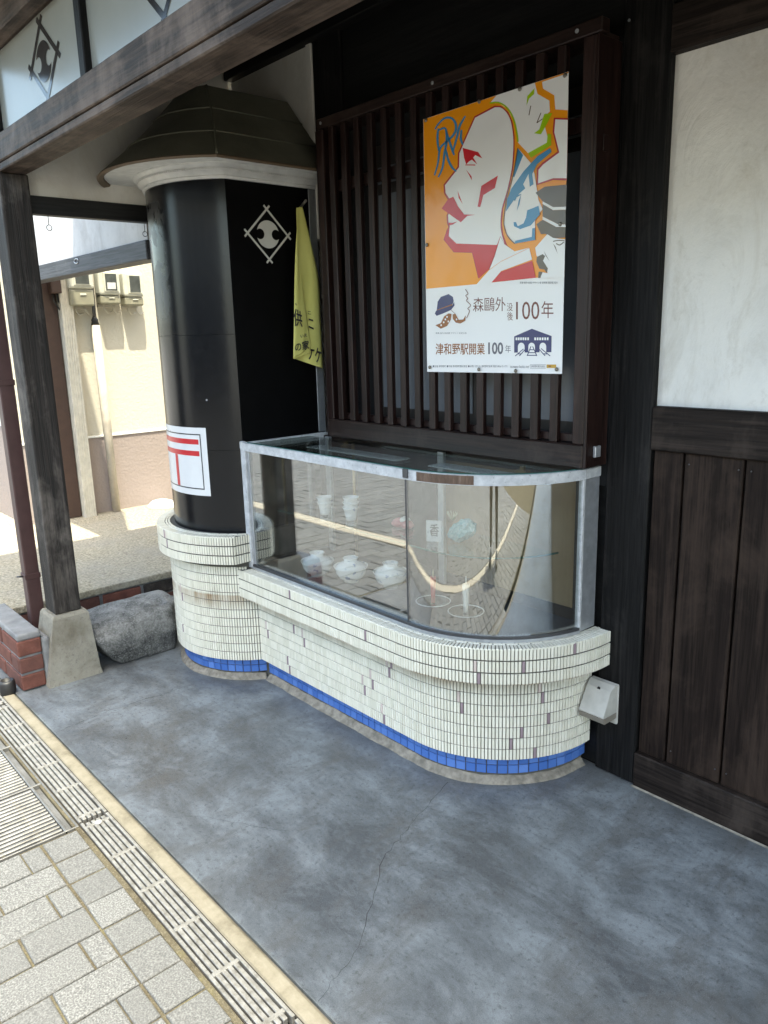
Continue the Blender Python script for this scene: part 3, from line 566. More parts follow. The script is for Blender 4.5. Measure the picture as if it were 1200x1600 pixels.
tube('screw_hole', [(-0.133, -0.0425, 0.3285), (-0.133, -0.0475, 0.3270)], 0.006, 'hole_dark', ok_, 10)

# ================================================================== TILED COUNTER
CC = (-1.93, -0.22); AC = (-0.615, -0.015); ZB = 0.0955; RP_ = 0.0396; RPR = 0.0417
def arc(c, R, a0, a1, n): return [(c[0]+R*cos(radians(a0+(a1-a0)*i/n)), c[1]+R*sin(radians(a0+(a1-a0)*i/n))) for i in range(n+1)]
def col_path(R, xcut=None, ycut=None):
    if ycut is not None: a1 = 360-math.degrees(math.asin((CC[1]-ycut)/R))
    else: a1 = 360-math.degrees(math.acos((xcut-CC[0])/R))
    return arc(CC, R, 150, a1, 80)
def counter_path(off, x0):   # front edge of the counter; off = inset from the rim's outer face
    R = 0.490-off; return [(x0, AC[1]-R)] + arc(AC, R, -90, 0, 60) + [(AC[0]+R, 0.0)]
def resample(path, pitch, start=0.0):
    out = []; d = start+pitch/2; acc = 0
    for (a, b) in zip(path, path[1:]):
        a = Vector(a); b = Vector(b); L = (b-a).length
        if L < 1e-9: continue
        t = (b-a)/L
        while d <= acc+L: out.append((a+t*(d-acc), t)); d += pitch
        acc += L
    return out
tc = thing('tiled_counter', (-1.2, -0.2, 0), 'cream mosaic tiled counter with rounded ends and blue tiled foot', 'counter')
def base(name, pth, z0, z1, mat): return prism(name, pth+[(pth[-1][0], 0.0), (pth[0][0], 0.0)] if abs(pth[-1][1]) > 1e-6 else pth+[(pth[0][0], 0.0)], z0, z1, mat, tc)
dS = 0.0045   # grout surface lies this far behind the tile faces
Rb = 0.406; off_b = 0.065
base('column_base', col_path(Rb-dS, xcut=-1.62), ZB+0.0005, 0.5512, 'grout_grey'); base('counter_body', counter_path(off_b+dS, -1.65), ZB, 0.4005, 'grout_grey')
base('counter_rim', counter_path(dS, -1.66), 0.3975, 0.5185, 'grout_grey'); base('column_rim', col_path(0.453-dS, xcut=-1.605), 0.5515, 0.6725, 'grout_grey')
base('plinth', counter_path(0.092+dS, -1.65), -0.01, ZB+0.002, 'grout_grey'); base('column_plinth', col_path(0.378-dS, xcut=-1.63), -0.011, ZB+0.0015, 'grout_grey')
TW, TH, TP = 0.0092, 0.0367, 0.0118
def tile_geo(w_, h_, d_, b_=0.0011):
    vs = []
    for (i, y) in ((0, 0), (0, d_*0.62), (b_, d_)): vs += [(-w_/2+i, y, -h_/2+i), (w_/2-i, y, -h_/2+i), (w_/2-i, y, h_/2-i), (-w_/2+i, y, h_/2-i)]
    fs = []
    for k_ in range(2):
        for j in range(4): q = (j+1) % 4; fs.append((k_*4+j, k_*4+4+j, k_*4+4+q, k_*4+q))
    fs.append((11, 10, 9, 8)); return vs, fs
def tile_mesh(name, w_, h_, d_, mat):
    vs, fs = tile_geo(w_, h_, d_); me = bpy.data.meshes.new(name); me.from_pydata(vs, [], fs); me.materials.append(MATS[mat]); return me
def frame(p, z, X, Y, Z): m_ = Matrix((X, Y, Z)).transposed().to_4x4(); m_.translation = (p[0], p[1], z); return m_
tiles = []
def wall_tiles(path, zs, name, shift=0.0):
    for r_, z in enumerate(zs):
        S = resample(path, TP, shift); nxt = random.randint(4, 20); pink = set()
        for i, (p, t) in enumerate(S):
            n_ = Vector((t.y, -t.x, 0)); m_ = frame((p.x-n_.x*0.005, p.y-n_.y*0.005), z, Vector((-t.x, -t.y, 0)), n_, Vector((0, 0, 1)))
            tiles.append([m_, name, r_, i, 'tile_cream'])
BZ = [ZB+RP_*(i+0.5) for i in range(12)]
xj = CC[0]+sqrt(Rb**2-(0.44+CC[1])**2)
wall_tiles(col_path(Rb, ycut=-0.4360), BZ[:8], 'c'); wall_tiles(col_path(Rb, xcut=-1.615), BZ[8:11], 'c2'); wall_tiles(counter_path(off_b, xj-0.006), BZ[:8], 'b')
RZ = [0.522-RPR*(i+0.5) for i in range(3)][::-1]; wall_tiles(counter_path(0, -1.632), RZ, 'r'); CZ = [0.676-RPR*(i+0.5) for i in range(3)][::-1]
cp = col_path(0.453, xcut=-1.603); wall_tiles(cp, CZ, 'cr'); wall_tiles([(cp[-1][0], cp[-1][1]), (cp[-1][0], -0.45)], CZ, 'cf')
# scattered purple tiles, each with a pink one diagonally above
byk = {(t[1], t[2], t[3]): t for t in tiles}; rnd = random.Random(3)
for name, nr, ncol in (('b', 8, 150), ('c', 8, 85), ('r', 3, 160), ('cr', 3, 95)):
    for r_ in range(nr):
        if name in 'bc' and (r_ % 1): continue
        i = rnd.randint(3, 34)
        while i < ncol:
            if rnd.random() < (0.75 if name == 'b' else 0.7) and (name, r_, i) in byk:
                byk[(name, r_, i)][4] = 'tile_purple'
                if rnd.random() < 0.6 and (name, r_+1, i-1) in byk: byk[(name, r_+1, i-1)][4] = 'tile_pink'
            i += rnd.randint(32, 60)
# top faces: radial tiles outside, stretchers inside
def top_tiles(off_out, pathf, z, rows):
    S = resample(pathf(off_out+TH/2+0.001), TP)
    for p, t in S:
        n_ = Vector((t.y, -t.x, 0)); tiles.append([frame(p, z-0.005, Vector((t.x, t.y, 0)), Vector((0, 0, 1)), n_), 'top', 0, 0, 'tile_cream'])
    for k_ in range(rows):
        S = resample(pathf(off_out+TH+0.0085+k_*TP), 0.0405, 0.02*k_)
        for p, t in S: n_ = Vector((t.y, -t.x, 0)); tiles.append([frame(p, z-0.005, n_, Vector((0, 0, 1)), Vector((-t.x, -t.y, 0))), 'top', 0, 0, 'tile_cream'])
top_tiles(0.0, lambda o_: counter_path(o_, -1.60), 0.522, 2); top_tiles(0.0, lambda o_: col_path(0.453-o_, xcut=-1.61), 0.676, 2)
TM = {m_: tile_mesh('tile', TW, TH, 0.005, m_) for m_ in ('tile_cream', 'tile_purple', 'tile_pink')}
tiles.sort(key=lambda t: (t[1] == 'top', (t[0].translation-CAM).length))
rest = {}
for n_, t in enumerate(tiles):
    if n_ < 230 or (t[4] != 'tile_cream' and n_ < 9000):
        o = bpy.data.objects.new('tile', TM[t[4]]); o.matrix_basis = t[0]; link(o, tc)
    else:
        vs, fs = tile_geo(TW, TH, 0.005); v_, f_ = rest.setdefault('x', ([], [])); k0 = len(v_); v_ += [t[0] @ Vector(v) for v in vs]; f_ += [tuple(q+k0 for q in f) for f in fs]
o = mesh('mosaic_tiles', rest['x'][0], rest['x'][1], 'tile_cream', tc); o['kind'] = 'stuff'
# blue foot tiles
bt = tile_mesh('blue_tile', 0.0328, 0.0300, 0.005, 'tile_blue'); R2 = random.Random(5)
for pth in (col_path(0.378, ycut=-0.4135), counter_path(0.092, -1.58)):
    for z in (0.0780, 0.0452):
        for p, t in resample(pth, 0.036):
            n_ = Vector((t.y, -t.x, 0)); o = bpy.data.objects.new('blue_tile', bt); o.matrix_basis = frame((p.x-n_.x*0.005, p.y-n_.y*0.005), z, Vector((-t.x, -t.y, 0)), n_, Vector((0, 0, 1))); link(o, tc)
# ragged cement fillet at the foot
def fillet(name, path):
    S = resample(path, 0.012); vs = []; fs = []
    for i, (p, t) in enumerate(S):
        n_ = Vector((t.y, -t.x)); w_ = 0.021+0.006*mn.noise(Vector((p.x*9, p.y*9, 1)))+R2.uniform(-.001, .001); h_ = 0.020+0.007*mn.noise(Vector((p.x*14, p.y*14, 5)))+R2.uniform(-0.001, 0.001)
        for d_, z in ((-0.004, h_+0.003), (0.002, h_), (w_*0.5, h_*0.45), (w_, 0.0008), (w_, -0.01)): q = p+n_*d_; vs.append((q.x, q.y, z))
        if i: fs += [((i-1)*5+j, i*5+j, i*5+j+1, (i-1)*5+j+1) for j in range(4)]
    return mesh(name, vs, fs, 'cement_fillet', tc, True)
fillet('cement_fillet', col_path(0.378, ycut=-0.4135)); fillet('cement_fillet', counter_path(0.092, -1.585))

# ================================================================== ROUND COLUMN
rc = thing('round_column', (CC[0], CC[1], 0.676), 'glossy black D-shaped column with olive flared metal cap', 'column')
RB = 0.370; XF = -1.632
def dring(R, xf, z, n=64, xb=0.0):
    a1 = math.degrees(math.acos(min(1, (xf-CC[0])/R))); A = arc(CC, R, 150, 360-a1, n); return [(x, y, z) for x, y in A] + [(xf, 0.0, z), (A[0][0], 0.0, z)]
prism('core', [(x, y) for x, y, z in dring(RB-0.003, XF-0.003, 0)], 0.60, 2.11, 'hole_dark', rc)
for a, b in ((0.645, 1.0325), (1.034, 1.5085), (1.510, 2.105)):
    sh = loft('shell', [dring(RB, XF, a), dring(RB, XF, b)], 'black_paint', rc, True, False, False); autosmooth(sh, 30)
box('flat_face', XF+0.0004, XF+0.0016, -0.437, -0.040, 0.68, 2.1025, 'black_flat', rc, 0); box('edge_strip', XF+0.0004, XF+0.006, -0.0395, -0.0005, 1.07, 2.099, 'grey_strip', rc, 0.001)
cr = loft('cornice', [dring(RB+r_, XF+r_, z) for r_, z in ((0.001, 2.100), (0.009, 2.101), (0.011, 2.110), (0.008, 2.114), (0.012, 2.119), (0.022, 2.127), (0.027, 2.130), (0.027, 2.138), (0.034, 2.141), (0.040, 2.147), (0.044, 2.150), (0.044, 2.156))], 'cornice_silver', rc, True, False); autosmooth(cr, 40)
dn = []; df = []
for p, t in resample([(x, y) for x, y, z in dring(RB+0.026, XF+0.026, 0)][:-1], 0.0105):
    n_ = Vector((t.y, -t.x)); k0 = len(dn)
    for a in (-0.0032, 0.0032):
        for d_ in (0.0, 0.0055):
            for z in (2.1305, 2.1375): q = p+t*a+n_*d_; dn.append((q.x, q.y, z))
    df += [tuple(k0+q for q in f) for f in ((0, 1, 3, 2), (2, 3, 7, 6), (6, 7, 5, 4), (1, 5, 7, 3), (0, 2, 6, 4))]
o = mesh('dentils', dn, df, 'cornice_silver', cr); o['kind'] = 'stuff'
sf = loft('soffit', [dring(RB+0.04, XF+0.04, 2.1562), dring(0.528, -1.508, 2.156)], 'soffit_white', rc, True)
ED = loft('eave_edge', [dring(0.5285, -1.5075, 2.1555), dring(0.532, -1.505, 2.147), dring(0.553, -1.4875, 2.140), dring(0.558, -1.483, 2.148), dring(0.553, -1.487, 2.153)], 'copper_edge', rc, True)
E0 = (0.554, -1.486, 2.153); E1 = (0.215, -1.80, 2.478); st_ = [0.0, 0.30, 0.64, 1.0]; rings = []
def rr(t): b_ = -0.03*sin(pi*t); return (E0[0]+(E1[0]-E0[0])*t+b_*0.6, E0[1]+(E1[1]-E0[1])*t+b_*0.3, E0[2]+(E1[2]-E0[2])*t)
cap = loft('cap_roof', [dring(*rr(t)) for t in [i/12 for i in range(13)]], 'roof_olive', rc, True); autosmooth(cap, 28)
mesh('cap_top', [(x, y, z+0.001) for x, y, z in dring(*rr(1.0))], [tuple(range(67))], 'roof_olive', rc)
for t in (0.33, 0.67):
    a = rr(t); r_ = dring(a[0]+0.001, a[1]+0.001, a[2]); tube('seam', [r_[i] for i in range(0, 66)], 0.004, 'roof_olive', cap, 6)
a = [dring(*rr(i/12))[64] for i in range(13)]; tube('hip_seam', a, 0.005, 'roof_olive', cap, 6)
tube('rivet', [(CC[0]+RB*cos(radians(-58)), CC[1]+RB*sin(radians(-58)), 1.245), (CC[0]+(RB+0.003)*cos(radians(-58)), CC[1]+(RB+0.003)*sin(radians(-58)), 1.245)], 0.004, 'aluminium', rc, 8)
# white house emblem on the flat face
def emblem(name, C3, U, V, N, s_, ex, bw_, R, rb, cb, mat, parent, asp=1.0):
    bm = bmesh.new()
    for gi, (dx, dz) in enumerate(((1, 1), (1, -1))):
        for sg in (-1, 1):
            dv = Vector((dx, dz)).normalized(); nv = Vector((-dv.y, dv.x)); c0 = nv*(s_/sqrt(2))*sg; h = s_/sqrt(2)+ex
            q = [c0+dv*h+nv*bw_, c0+dv*h-nv*bw_, c0-dv*h-nv*bw_, c0-dv*h+nv*bw_]; bm.faces.new([bm.verts.new(C3+U*p.x*asp+V*p.y+N*(0.0003*gi)) for p in q])
    P = bundo(R, rb, cb); fillpoly(bm, P, lambda p: C3+U*p[0]*asp+V*p[1]); return from_bm(name, bm, mat, parent)
emblem('emblem', Vector((XF+0.0022, -0.2525, 1.9045)), Vector((0, 1, 0)), Vector((0, 0, 1)), Vector((1, 0, 0)), 0.098, 0.020, 0.0042, 0.0545, 0.0205, 0.0385, 'emblem_white', rc)
# postal mark sheet stuck on the curve
ps = thing('postal_sign', (CC[0], CC[1]-RB, 0.98), 'white paper sheet with red postal mark stuck on the black column', 'sign')
def curved(name, a0, a1, z0, z1, R, mat, tilt=0.0, n=24):
    vs = []; fs = []
    for i in range(n+1):
        a = radians(a0+(a1-a0)*i/n); 
        for z in (z0, z1): vs.append((CC[0]+R*cos(a), CC[1]+R*sin(a), z))
    for i in range(n): fs.append((2*i, 2*i+2, 2*i+3, 2*i+1))
    return mesh(name, vs, fs, mat, ps, True)
RS = RB+0.0012; A0, A1, Z0, Z1 = -124, -60.5, 0.834, 1.128
curved('sheet', A0, A1, Z0, Z1, RS, 'paper_white')
bi_ = 5.2; zi = 0.027
for a_, b_, c_, d_ in ((A0+bi_, A1-bi_, Z0+zi, Z0+zi+0.005), (A0+bi_, A1-bi_, Z1-zi-0.005, Z1-zi), (A1-bi_, A1-bi_+0.8, Z0+zi, Z1-zi), (A0+bi_-0.8, A0+bi_, Z0+zi, Z1-zi)): curved('border', a_, b_, c_, d_, RS+0.0006, 'black_print')
AM = (A0+A1)/2+1.2
for c_, d_ in ((1.056, 1.078), (1.006, 1.028)): curved('postal_bar', A0+bi_+1.5, A1-bi_-1.2, c_, d_, RS+0.0006, 'red_print')
curved('postal_stem', AM-1.9, AM+1.9, Z0+zi+0.006, 1.0055, RS+0.0006, 'red_print', n=4)

# ================================================================== DISPLAY CASE
dc = thing('display_case', (-0.9, -0.2, 0.522), 'glass display case with peeling white frame and curved glass end on the tiled counter', 'display case')
ZT = 1.066; YF = -0.447; RG = 0.432
def gpath(R, x0=-1.60, a1=-10): return [(x0, AC[1]-R)] + arc(AC, R, -90, a1, 40)
def band(name, Ro, Ri, z0, z1, mat, x0=-1.60, a1=-10, pa=None, parent=dc):
    O = gpath(Ro, x0, a1) if pa is None else arc(AC, Ro, pa[0], pa[1], 30); I = gpath(Ri, x0, a1) if pa is None else arc(AC, Ri, pa[0], pa[1], 30)
    rings = [[(o_[0], o_[1], z0), (o_[0], o_[1], z1), (i_[0], i_[1], z1), (i_[0], i_[1], z0)] for o_, i_ in zip(O, I)]
    return autosmooth(loft(name, rings, mat, parent, True, False, True), 40)
XE = AC[0]+RG*cos(radians(-10)); YE = AC[1]+RG*sin(radians(-10))
band('top_band', 0.438, 0.420, 1.034, 1.0665, 'frame_white'); band('bottom_channel', 0.437, 0.424, 0.5225, 0.541, 'steel_dark'); band('bottom_lip', 0.4395, 0.4372, 0.5225, 0.532, 'aluminium')
band('worn_patch', 0.4388, 0.4375, 1.036, 1.0645, 'frame_worn', pa=(-84, -58))
box('top_band_end', XE-0.010, XE+0.006, YE+0.001, -0.0005, 1.034, 1.0662, 'frame_white', dc, 0.002)
box('end_plate', XE-0.012, XE+0.002, -0.083, -0.001, 0.523, 1.0335, 'aluminium', dc, 0.002); box('end_stile', XE-0.014, XE+0.004, YE-0.004, -0.0835, 0.523, 1.0338, 'frame_white', dc, 0.002)
box('corner_upright', -1.628, -1.594, -0.4555, -0.4325, 0.523, 1.0685, 'frame_white', dc, 0.003); box('corner_inner', -1.5935, -1.580, -0.4445, -0.432, 0.5415, 1.0335, 'aluminium', dc, 0.001); box('side_frame', -1.628, -1.600, -0.432, -0.005, 1.036, 1.066, 'frame_white', dc, 0.002); box('side_frame', -1.625, -1.603, -0.432, -0.005, 0.5225, 0.54, 'steel_dark', dc, 0.001)
box('corner_cap', -1.6295, -1.608, -0.457, -0.436, 1.040, 1.072, 'frame_white', dc, 0.004, 2); box('joint_bracket', -0.628, -0.604, -0.458, -0.4535, 1.040, 1.070, 'steel_dark', dc, 0.001)
box('front_pane', -1.5795, -0.632, -0.4425, -0.4375, 0.5415, 1.0338, 'glass_clear', dc, 0); band('curved_pane', 0.4305, 0.4255, 0.5412, 1.0338, 'glass_clear', pa=(-91, -10.5)); box('pane_joint', -0.6315, -0.6235, -0.4455, -0.4365, 0.5415, 1.0338, 'steel_dark', dc, 0.001); box('side_pane', -1.615, -1.610, -0.4315, -0.006, 0.5415, 1.0355, 'glass_clear', dc, 0)
Pt = gpath(0.419, -1.598); tp = Pt+[(Pt[-1][0], -0.122), (-1.598, -0.122)]
prism('top_pane', tp, 1.0575, 1.0635, 'glass_green', dc); band('top_edge', 0.4245, 0.4192, 1.0576, 1.0690, 'glass_edge', -1.598)
fl = gpath(0.4235, -1.60)+[(Pt[-1][0], -0.012), (-1.60, -0.012)]; prism('case_floor', fl, 0.5228, 0.5340, 'case_floor', dc)
box('back_panel', -1.60, -0.905, -0.030, -0.012, 0.5342, 1.056, 'dark_sash', dc, 0); box('back_panel', -0.9045, XE-0.015, -0.030, -0.012, 0.5342, 1.056, 'case_tan', dc, 0); box('back_sash', -1.60, XE-0.015, -0.036, -0.0305, 0.5342, 0.575, 'dark_sash', dc, 0.001); box('back_head', -1.60, XE-0.015, -0.036, -0.0305, 1.022, 1.0555, 'lattice_rail', dc, 0.001)
for x in (-0.905, -0.235, -1.575): box('back_stile', x-0.018, x+0.018, -0.037, -0.0308, 0.5755, 1.0215, 'dark_sash', dc, 0.001)
for a, b in ((-1.52, -0.95), (-0.78, -0.25)): box('white_board', a, b, -0.19, -0.115, 1.0235, 1.0285, 'paper_white', dc, 0.001)
box('strut', -0.855, -0.825, -0.066, -0.048, 0.5342, 1.0565, 'aluminium', dc, 0.002); box('strut', -1.555, -1.525, -0.066, -0.048, 0.5342, 1.0565, 'aluminium', dc, 0.002)
tube('shelf_rod', [(-1.345, -0.075, 0.5342), (-1.345, -0.075, 1.045)], 0.007, 'brass', dc, 10)
for x in (-1.36, -0.42): box('clip', x-0.022, x+0.022, -0.115, -0.085, 1.0290, 1.040, 'brass', dc, 0.002); box('clip_tab', x-0.008, x+0.008, -0.108, -0.094, 1.0402, 1.052, 'brass', dc, 0.001)
sp_ = [(-1.55, -0.345), (-0.60, -0.345)] + [(AC[0]+0.33*cos(radians(a_)), AC[1]+0.33*sin(radians(a_))) for a_ in range(-85, -9, 5)] + [(XE-0.1, -0.08), (-1.55, -0.08)]
prism('shelf', sp_, 0.7685, 0.7745, 'glass_green', dc); tube('shelf_edge', [(x, y-0.0005, 0.7715) for x, y in sp_[:-2]], 0.0034, 'glass_edge', dc, 6)
# contents -----------------------------------------------------------
def bowl(c, label, s_=1.0):
    t = thing('lidded_bowl', c, label, 'bowl', 'lidded bowls in the case'); S = lambda P: [(a*s_, b*s_) for a, b in P]
    lathe('bowl', S([(0.0, 0.004), (0.026, 0.004), (0.027, 0.0), (0.031, 0.0), (0.031, 0.010), (0.050, 0.020), (0.060, 0.038), (0.064, 0.056), (0.0695, 0.066), (0.067, 0.066), (0.058, 0.046), (0.0, 0.02)]), c, 'porcelain_blue', t)
    lathe('lid', S([(0.0600, 0.058), (0.0605, 0.062), (0.056, 0.069), (0.045, 0.077), (0.032, 0.082), (0.0265, 0.0835), (0.0275, 0.093), (0.0315, 0.0985), (0.0295, 0.0990), (0.0245, 0.088), (0.0, 0.086)]), c, 'porcelain_blue', t)
F_ = 0.5342
for (px_, py_), lb in (((497, 899), 'lidded blue and white porcelain bowl nearest the black column'), ((549, 908), 'middle one of the three lidded porcelain bowls'), ((611, 917), 'lidded porcelain bowl beside the joint of the glass panes')):
    p = onZ(px_, py_, F_); bowl((p.x, p.y, F_+0.0003), lb)
def cup(c, label): 
    t = lathe('cup', [(0.0, 0.004), (0.018, 0.004), (0.018, 0.0), (0.021, 0.0), (0.0225, 0.012), (0.029, 0.045), (0.034, 0.052), (0.032, 0.052), (0.026, 0.044), (0.0, 0.014)], c, 'porcelain_blue', None, 24); return tag(t, label, 'cup', 'stacked cups on the glass shelf')
SH = 0.7748
for (px_, py_), nn, sn in (((508, 803), 2, 'left'), ((549, 812), 3, 'right')):
    p = onZ(px_, py_, SH)
    for i in range(nn): cup((p.x+random.uniform(-.002, .002), p.y, SH+0.0003+i*0.0205), ['bottom', 'top' if nn == 2 else 'middle', 'top'][i]+' white cup of the '+('shorter' if nn == 2 else 'taller')+' cup stack on the glass shelf')
p = onZ(678, 846, SH); cdn = thing('name_card', (p.x, p.y, SH), 'small white card with one brushed character on the glass shelf', 'card')
cyaw = radians(28); U = Vector((cos(cyaw), sin(cyaw), 0)); Nn = Vector((sin(cyaw), -cos(cyaw), 0)); b0 = Vector((p.x, p.y, SH))
def cardpt(u, v, n_): return b0+U*(u*0.027)+Vector((0, 0, 0.076*v))+Nn*n_
cq = [(-1, 0), (1, 0), (1, 1), (-1, 1)]; loft('card', [[cardpt(u, v, 0.002) for u, v in cq], [cardpt(u, v, -0.002) for u, v in cq]], 'paper_white', cdn, True, False, True)
text('card_writing', '香', [(-0.55, 0.85), (0.75, 0.85), (0.75, 0.25), (-0.55, 0.25)], lambda x, y: cardpt(x, y, 0.0028), 'black_print', cdn, (0, 0, 1), 0.01)
text('card_writing', 'お香', [(-0.85, 0.5), (-0.65, 0.5), (-0.65, 0.38), (-0.85, 0.38)], lambda x, y: cardpt(x, y, 0.0028), 'black_print', cdn, (0, 0, 1))
# teal film parcel
p = onZ(722, 848, SH); bm = bmesh.new(); bmesh.ops.create_icosphere(bm, subdivisions=3, radius=1.0); R4 = random.Random(9)
for v in bm.verts: v.co = Vector((v.co.x*0.058, v.co.y*0.035, v.co.z*0.040))*(1+R4.uniform(-0.14, 0.14)) + Vector((p.x, p.y, SH+0.043)); v.co.z += 0.35*(v.co.x-p.x)
for v in bm.verts: v.co.z = max(v.co.z, SH+0.0005)
tp_ = thing('film_parcel', (p.x, p.y, SH), 'parcel wrapped in crinkled teal film on the glass shelf', 'parcel'); from_bm('wrap', bm, 'teal_film', tp_)
for i in range(14): a_ = R4.uniform(0, 2*pi); tube('straw_tuft', [(p.x-0.035, p.y-0.01, SH+0.075), (p.x-0.038+0.022*cos(a_), p.y-0.01+0.015*sin(a_), SH+0.096+R4.uniform(0, 0.012))], 0.0012, 'straw', tp_, 5)
p = onZ(630, 824, SH); ct = thing('cloth_ornament', (p.x, p.y, SH), 'small pink and white cloth ornament on the glass shelf', 'ornament')
for dx, m_, s_ in ((-0.022, 'pink_cloth', 1.0), (0.022, 'pink_cloth', 0.9), (0.004, 'wax_white', 0.7)): lathe('lobe', [(0.0, 0.0), (0.022*s_, 0.001), (0.031*s_, 0.012*s_), (0.024*s_, 0.026*s_), (0.008*s_, 0.034*s_), (0.0, 0.035*s_)], (p.x+dx, p.y+0.006*(s_ < 0.8), SH+0.0003+(0.018 if s_ < 0.8 else 0)), m_, ct, 14)
for (px_, py_), m_, lb, hh, rr_ in (((677, 944), 'wax_red', 'red', 0.098, 0.0105), ((728, 960), 'wax_white', 'white', 0.105, 0.0125)):
    p = onZ(px_, py_, F_); d_ = thing('glass_dish', (p.x, p.y, F_), 'round clear glass dish under the %s candle' % lb, 'dish', 'glass candle dishes')
    lathe('dish', [(0.0, 0.003), (0.030, 0.003), (0.062, 0.010), (0.064, 0.012), (0.061, 0.0125), (0.030, 0.006), (0.0, 0.006)], (p.x, p.y, F_+0.0004), 'glass_green', d_); o = lathe('rim', [(0.0605, 0.0112), (0.064, 0.0112), (0.064, 0.0135), (0.0605, 0.0135), (0.0605, 0.0112)], (p.x, p.y, F_+0.0004), 'porcelain', d_)
    cnd = thing('candle', (p.x, p.y, F_+0.007), '%s Japanese candle standing on a glass dish in the case' % lb, 'candle', 'candles in the case')
    lathe('wax', [(0.0, 0.0), (rr_*0.72, 0.0), (rr_*0.74, hh*0.3), (rr_*1.05, hh*0.9), (rr_, hh), (0.0, hh-0.003)], (p.x, p.y, F_+0.0068), m_, cnd, 16); tube('wick', [(p.x, p.y, F_+hh), (p.x+0.001, p.y, F_+hh+0.034)], [0.0035, 0.0016], 'wick' if lb == 'red' else 'wax_white', cnd, 8)

# ================================================================== GRANITE BLOCK by the column
bm = bmesh.new()
hull = [(-2.205, -0.83, 0.0), (-2.20, -0.56, 0.0), (-2.36, -0.47, 0.0), (-2.52, -0.50, 0.0), (-2.52, -0.86, 0.0), (-2.175, -0.935, 0.165), (-2.185, -0.90, 0.10), (-2.165, -0.565, 0.12), (-2.33, -0.455, 0.13), (-2.54, -0.47, 0.15), (-2.55, -0.96, 0.15),
        (-2.215, -0.955, 0.205), (-2.185, -0.575, 0.248), (-2.30, -0.475, 0.25), (-2.50, -0.48, 0.25), (-2.52, -0.94, 0.225), (-2.22, -0.70, 0.262), (-2.36, -0.52, 0.272), (-2.46, -0.75, 0.262)]
for h_ in hull: bm.verts.new(h_)
r = bmesh.ops.convex_hull(bm, input=bm.verts); bmesh.ops.delete(bm, geom=[g_ for g_ in r['geom_interior'] if isinstance(g_, bmesh.types.BMVert)], context='VERTS')
bmesh.ops.triangulate(bm, faces=bm.faces); bmesh.ops.subdivide_edges(bm, edges=bm.edges, cuts=7, use_grid_fill=True); bmesh.ops.triangulate(bm, faces=bm.faces)
for _ in range(1): bmesh.ops.smooth_vert(bm, verts=bm.verts, factor=0.35, use_axis_x=True, use_axis_y=True, use_axis_z=True)
from mathutils import noise as mn
hc = Vector((-2.275, -0.59, 0.262))
for v in bm.verts:
    n_ = v.co.copy(); d_ = mn.fractal(n_*9, 0.8, 2.0, 5)*0.007 + mn.fractal(n_*38, 0.8, 2.0, 4)*0.0055; c_ = (v.co-Vector((-2.35, -0.7, 0.12))).normalized(); v.co += c_*d_
    q = Vector((v.co.x-hc.x, v.co.y-hc.y)).length
    if v.co.z > 0.2 and q < 0.034: v.co.z -= 0.045*(1-(q/0.034)**2)
    v.co.z = max(v.co.z*0.88, 0.0)
gb = from_bm('granite_block', bm, 'stone_granite', None, True); tag(gb, 'rough grey granite block with a small hole beside the column foot', 'stone')

# ================================================================== NEIGHBOUR HOUSE across the alley
XW = -4.50; nh = thing('neighbour_house', (-6, 1, 0.23), 'cream stucco house with mauve base across the sunny alley', 'building')
box('wall', -9, XW, -0.50, 6, 0.805, 5.2, 'stucco_cream', nh, 0); box('wall_base', -9, XW+0.004, -0.504, 6, 0.10, 0.803, 'stucco_mauve', nh, 0); box('ledge', -9, XW+0.012, -0.512, 6, 0.797, 0.812, 'soffit_white', nh, 0.002)
box('street_wall', -9, -4.52, -0.516, -0.5045, 0.93, 5.2, 'stucco_grey', nh, 0); box('street_base', -9, -4.52, -0.520, -0.5046, 0.2, 0.918, 'stucco_mauve', nh, 0); box('street_ledge', -9, -4.52, -0.524, -0.5046, 0.918, 0.931, 'soffit_white', nh, 0)
box('corner_board', XW+0.0125, XW+0.03, -0.26, -0.135, 0.235, 3.0, 'brown_board', nh, 0.002)
# beam and wall bridging the alley mouth
lt = thing('alley_lintel', (-3.4, -0.46, 0), 'grey timber lintel under a white wall bridging the alley mouth', 'lintel')
YL = -0.46; zt = (onY(65, 410, YL).z+onY(230, 378, YL).z)/2; zb_ = (onY(68, 438, YL).z+onY(235, 403, YL).z)/2
box('beam', XW-0.0, -2.325, YL, YL+0.10, zb_, zt, 'lintel_wood', lt, 0.004); box('white_wall', XW-0.0, -2.325, YL+0.012, YL+0.085, zt+0.0005, 2.733, 'plaster_lintel', lt, 0); box('white_wall', XW, -2.99, YL+0.012, YL+0.085, 2.7335, 4.6, 'plaster_lintel', lt, 0)
tube('tie_ring', [(onY(120, 408, YL).x+0.03*cos(a_), YL-0.003, onY(120, 408, YL).z+0.012*sin(a_)) for a_ in [0.5*q for q in range(12)]], 0.003, 'aluminium', lt, 6)
